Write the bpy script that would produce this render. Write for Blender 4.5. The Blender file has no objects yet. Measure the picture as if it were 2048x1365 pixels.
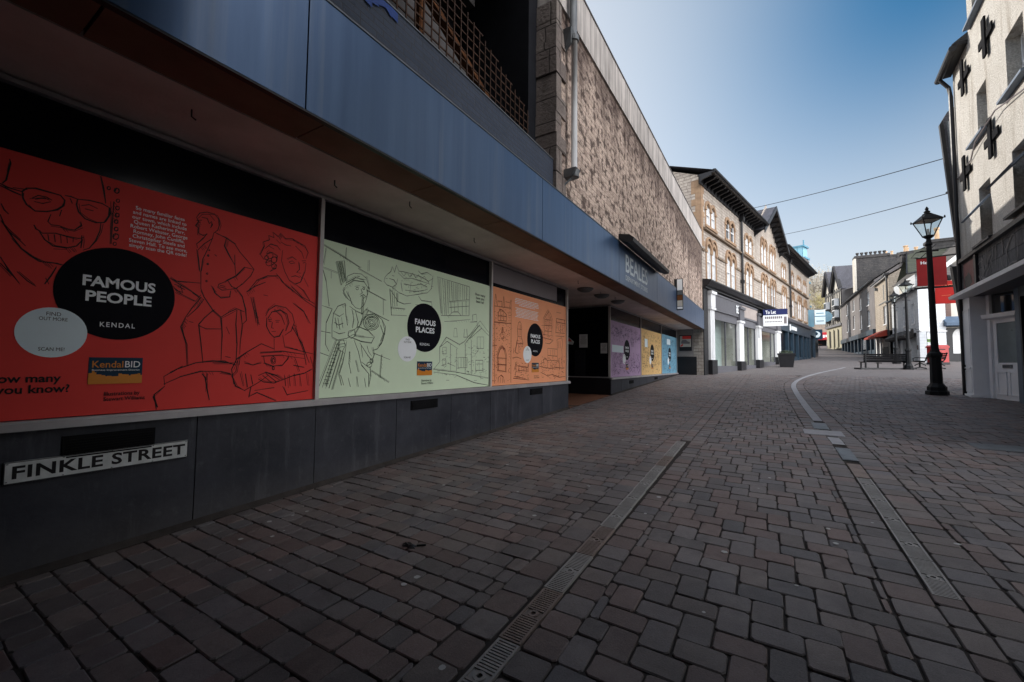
import bpy, math, random
from mathutils import Vector, Matrix, Euler
random.seed(7)
R = math.radians
SC = bpy.context.scene
COL = SC.collection
ART_RED="541,1304 547,1278 540,1219 533,1159 518,1132|605,1108 622,1138 664,1154 723,1150 779,1145 801,1117 798,1078 769,1038 720,1011 667,998 627,1029 610,1066 605,1108|649,1080 676,1108 715,1110 741,1097|659,1061 698,1060 736,1085|663,1077 691,1094 730,1101|509,1129 545,1114 605,1108|510,1115 564,1093 602,1082|800,1152 831,1154 864,1147|864,1147 924,1159 992,1159 1034,1140 1033,1075 1010,1020 964,1006 908,1018 873,1057 860,1107 864,1147|887,1108 925,1128 971,1112|904,1090 949,1089|740,999 728,944 744,926 784,930 826,919 858,921 894,962 887,991|789,1045 781,997|687,873 707,857 766,873 829,867 882,866 909,880|692,867 719,816 760,782 822,782 874,810 904,864|732,856 739,813|762,864 769,811|792,865 798,810|823,862 828,818|855,863 855,831|897,893 899,847 896,800|666,903 677,877 697,868|519,930 539,867 579,793 618,732 667,686 716,661 776,666 817,660|993,1014 990,950 970,873 940,810 907,787|532,656 571,581 620,499|534,615 590,543|607,574 656,519 695,490|782,638 760,574 733,511|736,555 753,514|974,1361 993,1272 1012,1165|1055,1196 1056,1049 1055,870|520,1000 535,963 554,941|525,890 559,830 606,786 636,751|563,1121 627,1130|826,1141 839,1107|1591,1238 1613,1282 1669,1309 1727,1309 1762,1271 1769,1225 1758,1173 1726,1135|1591,1238 1608,1206 1587,1162 1611,1150 1613,1104 1645,1094 1677,1112|1689,1211 1705,1235 1714,1208 1699,1175|1630,1250 1671,1253 1689,1211|1686,1296 1729,1251|1604,1204 1624,1205|1592,1210 1632,1226|1676,1121 1654,1077 1631,1043 1601,1008 1610,973|1726,1135 1719,1085 1656,1021 1611,954|1719,1085 1690,992 1654,889 1643,774 1649,626|1611,954 1623,864 1635,773|1733,1147 1820,1121 1902,1083 1950,1015 2018,949 2079,879 2053,813 1981,719 1928,671 1866,651|1829,1114 1815,1042 1853,972 1910,886|2079,879 1993,883 1923,789 1854,737 1828,713|1828,713 1786,687 1779,657 1814,637 1866,651|1795,678 1839,676|1787,664 1848,658|1906,984 1910,886 1923,789|1854,737 1891,684 1928,671|1649,626 1676,556 1746,452 1816,393 1883,448 1944,484 2010,462|1737,659 1756,605 1809,565 1878,584 1884,644|1928,671 1986,599 2018,483 2032,384 1996,341|1647,673 1561,667 1471,661 1427,680|1458,632 1503,621 1520,570 1475,581 1451,613|1481,618 1534,599|1467,598 1520,552|1427,680 1533,617 1644,551|1475,572 1614,510 1651,571|1588,580 1644,542|1652,552 1593,453 1544,357|1544,357 1517,282 1561,142 1576,-37|1677,537 1632,457 1559,367|1754,453 1684,370 1646,311 1668,165 1692,-19|1647,302 1704,279 1820,287|1816,393 1831,231 1832,11|1945,475 1941,336 1958,160 1956,-17|1972,478 1996,341 1985,161 1985,62|1575,332 1606,326|1742,947 1759,935|1862,310 1892,244|1865,40 1909,31|1420,-132 1503,-73 1637,-19 1765,1 1867,-8 1957,-37|1422,-193 1535,-135 1687,-92 1836,-94 1915,-114|1420,-132 1430,-202|1430,-210 1364,-275 1383,-395|1370,-267 1358,-292 1389,-378|1688,-111 1714,-148 1735,-260 1754,-344|1728,-111 1735,-260|1461,-98 1546,-46|1765,-18 1938,-17|1836,-103 1924,-124|2163,1001 2132,1036 2168,1129 2157,1168 2216,1205 2205,1244 2257,1237 2245,1287 2299,1259 2319,1297 2375,1257 2442,1274 2500,1256 2583,1231 2622,1171 2600,1097|2179,1110 2228,1165 2292,1159 2325,1124|2192,1050 2242,1083 2296,1063 2287,1007|2185,964 2235,996 2289,964 2249,913|2347,1129 2340,1018 2377,917 2425,837 2494,805 2551,837 2594,958 2602,1052|2394,1052 2449,1086 2495,1063|2554,1064 2601,1075|2417,1024 2451,1042 2481,1026 2440,1011 2417,1024|2566,1044 2597,1055|2519,1046 2534,969 2501,929 2547,931|2446,874 2490,894 2537,884|2314,861 2210,842 2112,782 2030,656|2314,861 2382,786 2497,716 2617,643 2730,588|2449,775 2568,681 2716,632|2292,879 2360,804 2428,750|2494,805 2589,752 2666,649|2584,888 2635,805|2061,610 2094,492 2119,371|2080,613 2115,453 2139,353|2021,655 2095,718 2192,775|2177,647 2218,643|2479,602 2598,527 2675,409|2322,1210 2378,1191 2433,1194|2479,1205 2550,1155 2577,1092|2279,1221 2323,1189|2536,902 2573,875|2209,1139 2262,1120|2229,888 2290,932|2206,442 2234,508 2305,559 2402,549 2472,491 2498,405 2467,314 2402,266|2227,423 2265,490 2349,521 2416,485 2441,400 2412,310|2285,514 2362,458 2398,374|2217,422 2220,338 2253,278 2296,238 2349,252 2389,330|2236,392 2265,395|2307,392 2337,395|2231,407 2264,414|2302,409 2345,413|2273,389 2267,332 2288,327|2269,294 2311,297|2498,383 2537,275 2614,99 2643,-35|2477,359 2587,188 2678,-13|2297,228 2301,122|2381,265 2407,147|2301,122 2176,170 2044,83 1963,22 1922,-76 1946,-212|2407,147 2543,119 2736,80|2169,87 2387,104 2615,77|2181,46 2388,61 2628,32|2201,57 2214,-16 2297,-47 2392,-36 2445,29 2454,62|1973,13 1959,-95 1925,-134 1965,-232 2040,-275 2171,-200 2249,-140|2159,-138 2227,-109 2332,-142 2398,-186 2314,-215 2211,-201 2160,-169|2228,-119 2335,-205|2198,-139 2293,-214|2258,-115 2366,-185|2398,-186 2507,-145 2622,-125 2717,-81|2418,-144 2433,-252|2462,-134 2478,-253|2518,-124 2539,-256|2575,-124 2599,-258|2646,-114 2670,-250|1996,-115 2029,-235|2043,-116 2067,-246|2090,-127 2113,-218|2095,-238 2080,-337 2155,-301 2342,-395|2401,-250 2448,-338 2677,-307|2029,-17 2106,-36 2183,-16|2503,-36 2620,-58|1990,42 1984,-37|2135,-280 2316,-257|2523,30 2575,-102|2688,56 2729,-58|1084,1289 1080,1273 1071,1264 1060,1266 1055,1278 1059,1294 1069,1303 1079,1301 1084,1289|1089,1213 1086,1202 1080,1196 1073,1198 1069,1206 1072,1216 1078,1222 1085,1221 1089,1213|1090,1155 1087,1144 1080,1137 1072,1139 1068,1148 1071,1160 1079,1166 1086,1165 1090,1155|1091,1101 1089,1090 1081,1083 1073,1085 1070,1094 1072,1106 1080,1112 1088,1111 1091,1101|1087,1051 1085,1039 1077,1033 1069,1035 1066,1044 1069,1055 1076,1062 1084,1060 1087,1051|1090,994 1087,983 1080,976 1072,978 1068,988 1071,999 1079,1005 1086,1003 1090,994|1096,938 1092,921 1080,911 1068,915 1063,929 1067,946 1078,956 1090,953 1096,938|1085,878 1083,868 1076,863 1070,865 1066,873 1069,883 1075,889 1082,887 1085,878|1033,1290 1031,1280 1024,1274 1018,1275 1015,1283 1017,1293 1023,1299 1030,1298 1033,1290|2254,1053 2245,1029 2224,1015 2202,1019 2192,1039 2200,1064 2221,1078 2244,1074 2254,1053|2295,1019 2287,996 2267,983 2246,987 2237,1007 2244,1029 2265,1043 2286,1039 2295,1019|2244,976 2237,953 2217,941 2196,945 2187,964 2194,987 2214,1000 2235,995 2244,976|2293,954 2287,935 2269,924 2251,927 2243,944 2250,963 2267,975 2285,971 2293,954|2213,1023 2208,1007 2194,997 2179,1000 2173,1014 2178,1030 2192,1039 2207,1036 2213,1023|1699,928 1695,919 1688,921 1687,929 1695,934 1699,928|1699,852 1695,844 1688,845 1687,854 1694,858 1699,852|1698,766 1694,758 1686,760 1686,768 1693,773 1698,766|1696,700 1692,692 1684,693 1684,702 1691,706 1696,700|1704,976 1701,970 1695,971 1695,977 1700,981 1704,976|2322,11 2316,-16 2298,-28 2280,-17 2272,10 2278,37 2295,48 2313,37 2322,11|2311,10 2308,-5 2298,-11 2287,-5 2282,10 2286,25 2296,31 2306,25 2311,10|2310,-68 2308,-80 2300,-84 2293,-79 2289,-68 2292,-56 2299,-51 2307,-56 2310,-68"
ART_GREEN="2786,1304 3002,1239 3267,1148 3299,1136|3096,1339 3091,1199|3425,1263 3426,1125|3267,1130 3628,1032|2795,1052 2990,1024|2832,1275 2803,1086|3659,801 3666,604|3405,885 3708,798|2784,626 2930,595|3391,648 3765,538|2777,343 2922,321|3520,114 3793,36|3659,99 3645,-197|3505,-104 3790,-258|2786,103 2912,65|2796,1036 2846,897 2892,623|2905,1024 2908,941|2967,1146 3043,888 3100,958 3072,1177 2967,1146|2986,1142 3056,916|3014,1156 3075,937|3047,1167 3089,974|3001,1148 3063,926|3032,1160 3086,956|3100,941 3118,1005 3207,1056 3312,1067 3389,1027 3425,943 3415,905|3092,888 3210,969 3358,977 3426,906|3101,924 3230,1008 3379,1007|3083,869 3065,832 3096,785 3137,739|3134,825 3157,759 3189,694 3242,648 3305,638 3368,699 3398,775 3417,850 3404,903|3223,901 3296,921|3328,918 3382,917|3318,889 3337,838 3299,815|3311,799 3353,823 3390,801 3354,778|3347,804 3351,554|3334,802 3333,570|3093,854 3066,798 3107,752 3158,725 3199,704|3114,822 3140,774 3177,745|3160,656 3243,613 3339,588 3423,670|3099,683 3004,637 2951,547 2937,413 2941,280 3018,251 3134,275 3232,332|3099,683 3114,547 3138,429|2951,547 3027,521 3084,561|2971,499 3003,385|3009,503 3042,371|3057,507 3080,390|2963,448 3021,420 3078,450|2958,348 3034,320 3111,342|3171,346 3292,424 3444,382 3536,315|3193,295 3340,251 3493,240 3536,315|3233,315 3381,306 3513,305|3351,554 3312,444 3233,315|3160,362 3231,385 3254,316 3194,278 3156,310 3160,362|3415,578 3526,608 3644,546 3707,457 3698,363 3654,248 3586,171 3519,150|3644,546 3696,419 3665,267 3608,209|3623,469 3674,361 3630,265|3028,235 3095,256 3117,189 3080,119 3031,135 3028,235|3039,202 3106,214|3040,169 3101,179|2999,250 2800,-272|3037,236 2889,-276|3090,120 2963,-312|3019,218 2844,-274|3060,136 2925,-294|3030,168 2870,-259|3135,241 3119,121 3085,-15 3050,-133 3084,-268|3235,263 3302,126 3350,-32 3461,-139 3467,-300|3319,232 3432,94 3523,5 3436,-49 3348,3|3070,-150 3113,-269|3170,-186 3203,-289|3291,-171 3316,-294|3398,-191 3423,-299|3517,187 3543,96 3512,23|3480,-50 3496,-176 3467,-300|3179,122 3174,-15 3208,-135|3264,20 3310,-119|2930,595 2863,439 2862,194 2911,115|3342,198 3368,57|3428,201 3452,130 3499,77|3243,613 3290,477 3271,405|3192,625 3226,506 3210,400|3435,635 3394,558 3332,481|3674,1088 3721,1144 3769,1182 3791,1255 3831,1185 3866,1290 3907,1219 3999,1227 4162,1227 4335,1218 4486,1181 4577,1240|3674,1088 3664,1039 3713,999 3800,985 3874,1036 3897,1118|3800,985 3929,927 4062,906 4284,959 4460,1006 4550,1084 4576,1284|3903,923 3907,806 4012,789 4147,817|4285,938 4344,884 4556,890 4573,828 4231,807|3764,960 3799,618 4070,636|3776,942 3907,806|3784,713 4041,723|3801,946 3820,736|3839,933 3858,741|3878,919 3896,745|3747,1091 3822,1085 3874,1036|3795,1139 3833,1136|3895,1197 4002,1137 4164,1166 4336,1155 4518,1143|3946,1217 4001,1167 4052,1227 4109,1177 4162,1238 4220,1187 4276,1238 4336,1186 4393,1239 4455,1176|4004,1058 4167,1064 4338,1113 4458,1091|4033,982 4226,991 4429,1044|4138,1100 4115,954|3951,1068 3981,954|3686,1081 3723,1087|4274,1290 4333,1260 4452,1303 4545,1278|4672,1279 5459,1252 5451,777 4769,708 4672,1279|4948,942 5444,1043|4951,851 5447,934|4920,712 5040,793 5165,807 5241,756|4983,946 5005,766|4737,1269 4802,722|4787,1267 4845,727|4837,1269 4885,731|4888,1262 4929,758|4940,1260 4966,944|4993,1257 5018,962|5046,1259 5060,968|5099,1259 5110,986|5154,1254 5161,993|5210,1254 5212,1005|5266,1254 5272,1013|5323,1254 5324,1027|5381,1251 5378,1034|5071,958 5086,798|5161,970 5172,819|5272,984 5278,772|5367,1009 5373,781|4705,1263 4778,742|4854,627 5133,664 5491,721|4630,-93 4755,15 4749,233 4894,395 5215,297 5345,351 5556,532 5758,721 6023,539|4894,395 4879,327|4749,233 4798,257 4913,329 5180,226|5346,303 5738,644 6024,487|5552,702 5550,800 5651,823 5674,713|5493,672 5674,701 5698,591|5082,544 5068,405 5157,411 5136,548 5082,544|5340,552 5324,420 5420,426 5397,556|4815,236 4898,239 4901,139 4817,137 4815,236|4819,59 4886,60 4889,-29 4822,-29 4819,59|5184,88 5409,91 5413,-75 5188,-74 5184,88|5257,89 5261,-74|5332,90 5336,-75|5648,47 5858,49 5862,-127 5652,-125 5648,47|5752,48 5756,-126|5649,-15 5859,-14|5680,441 5871,453 5875,251 5685,244 5680,441|5772,447 5777,247|4631,-136 5154,-189 5616,-319 6043,-384|4614,-93 5153,-143 6040,-256|5439,427 5759,646|5479,405 5803,599|5402,353 5718,618|5365,304 5376,-169|5519,383 5533,-196|5000,288 5011,-118|4939,-6 5115,-51|5144,225 5152,-120|3512,497 3508,485 3499,477 3485,473 3472,474 3462,481 3458,492 3461,503 3471,512 3484,516 3497,514 3508,507 3512,497|3534,499 3528,478 3510,462 3486,454 3461,458 3443,471 3436,490 3442,510 3459,527 3483,534 3508,531 3527,518 3534,499|3559,501 3550,470 3523,445 3487,434 3450,439 3422,459 3412,488 3420,518 3446,543 3483,554 3520,550 3548,530 3559,501|3585,503 3572,461 3537,429 3487,414 3438,421 3402,447 3388,486 3399,526 3434,559 3482,574 3532,569 3570,543 3585,503|3608,505 3593,454 3548,414 3488,396 3428,405 3383,437 3366,484 3380,534 3422,573 3481,593 3543,586 3589,554 3608,505|3278,883 3273,871 3260,864 3246,867 3241,877 3246,889 3259,896 3272,893 3278,883|3370,897 3365,888 3355,882 3344,884 3339,893 3344,902 3354,907 3365,906 3370,897|3509,-31 3498,-54 3470,-64 3442,-54 3429,-32 3440,-9 3468,1 3496,-8 3509,-31|3527,23 3520,8 3501,1 3482,7 3474,23 3481,38 3500,45 3519,38 3527,23|5524,239 5570,260|5671,251 5730,253|5633,-135 5690,-136|5520,40 5525,7|5869,-94 5874,-130|5520,-138 5525,-172|5876,208 5881,173|5564,-111 5569,-145|5442,8 5486,27|5689,210 5737,231|5559,-147 5564,-180|5392,149 5397,116|5911,58 5961,79|5640,157 5687,178|5482,146 5537,147|5437,73 5441,40|5702,-10 5707,-44|5476,-23 5532,-22|5632,197 5679,218|5551,124 5556,90|5770,203 5775,168|5444,255 5497,247|5554,20 5608,10|5466,-141 5470,-174|5659,272 5717,274|5947,-156 5952,-192|5398,151 5450,142|5862,104 5923,105|5559,200 5606,221|5559,173 5613,164|5580,285 5637,287|5660,122 5664,88|6010,29 6061,49|5998,100 6058,90|5451,255 5504,247|5753,-161 5813,-162|5719,21 5723,-14|6005,247 6011,211|5861,105 5919,95|5672,180 5720,201|5681,191 5728,211|5540,-121 5594,-132|5683,278 5688,244|5539,46 5593,36|5635,169 5640,135|5424,-137 5479,-138|6004,110 6066,111|5681,250 5737,241|5965,28 6025,18|5591,-14 5595,-48|5889,48 5894,13|5589,108 5635,128|5438,-157 5491,-168|5420,-124 5472,-135|5855,171 5916,173|5100,12 5141,30|4990,-5 5029,13|4859,192 4904,184|4794,-40 4840,-40|4927,-11 4966,7|5102,49 5150,41|4843,31 4882,49|5115,80 5166,81|4799,34 4837,52|4983,127 5030,119|4798,170 4844,171|4889,101 4937,102|4816,48 4854,66|4861,-67 4900,-49|4868,64 4906,82|4817,161 4821,131|4967,79 5006,98|4812,-41 4857,-50|4323,1003 4356,1024|4193,1016 4231,1013|4159,1166 4196,1164|4138,992 4141,964|4265,1000 4304,998|3953,1094 3990,1100|4230,1042 4263,1063|4253,1094 4285,1116|4449,1169 4490,1167|4540,1114 4584,1121|4301,1154 4335,1176|4410,1108 4444,1130|4305,1122 4344,1120|4093,1049 4096,1021|4022,1161 4058,1159|4344,1084 4348,1055|4484,1171 4488,1141|4346,1018 4387,1024|4183,980 4220,977|4136,1111 4173,1109|4117,1193 4155,1200|4253,1036 4293,1042|4423,1049 4466,1056|4040,1043 4070,1064|4338,989 4379,995|5609,-287 5691,-290|4870,-168 4935,-182|5417,-252 5424,-300|5737,-229 5817,-245|5800,-234 5807,-283|5101,-227 5160,-202|5801,-166 5871,-139|5904,-148 5975,-120|5151,-77 5221,-91|5799,-179 5806,-229|5144,-154 5217,-155|4850,-86 4856,-130|5396,-141 5474,-142|5600,-181 5667,-155|5794,-250 5876,-267|5836,-92 5919,-107|5871,-114 5878,-164|4698,-120 4763,-121|4911,-263 4979,-265|4811,-85 4817,-129|3287,1000 3315,997|3315,1003 3344,1001|3350,1004 3353,980|3307,997 3335,994|3261,1029 3264,1005|3257,1034 3285,1032|3186,964 3209,982|3269,1020 3293,1038|3222,1005 3245,1024|3373,1040 3404,1046|2991,200 3049,192|2978,160 3037,152|2964,119 3025,111|2951,79 3013,71|2937,40 3001,31|2924,0 2989,-9|2911,-39 2978,-49|2898,-78 2966,-89|2885,-117 2954,-128|2872,-156 2943,-167|2859,-194 2931,-206|2846,-232 2920,-245"
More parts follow.
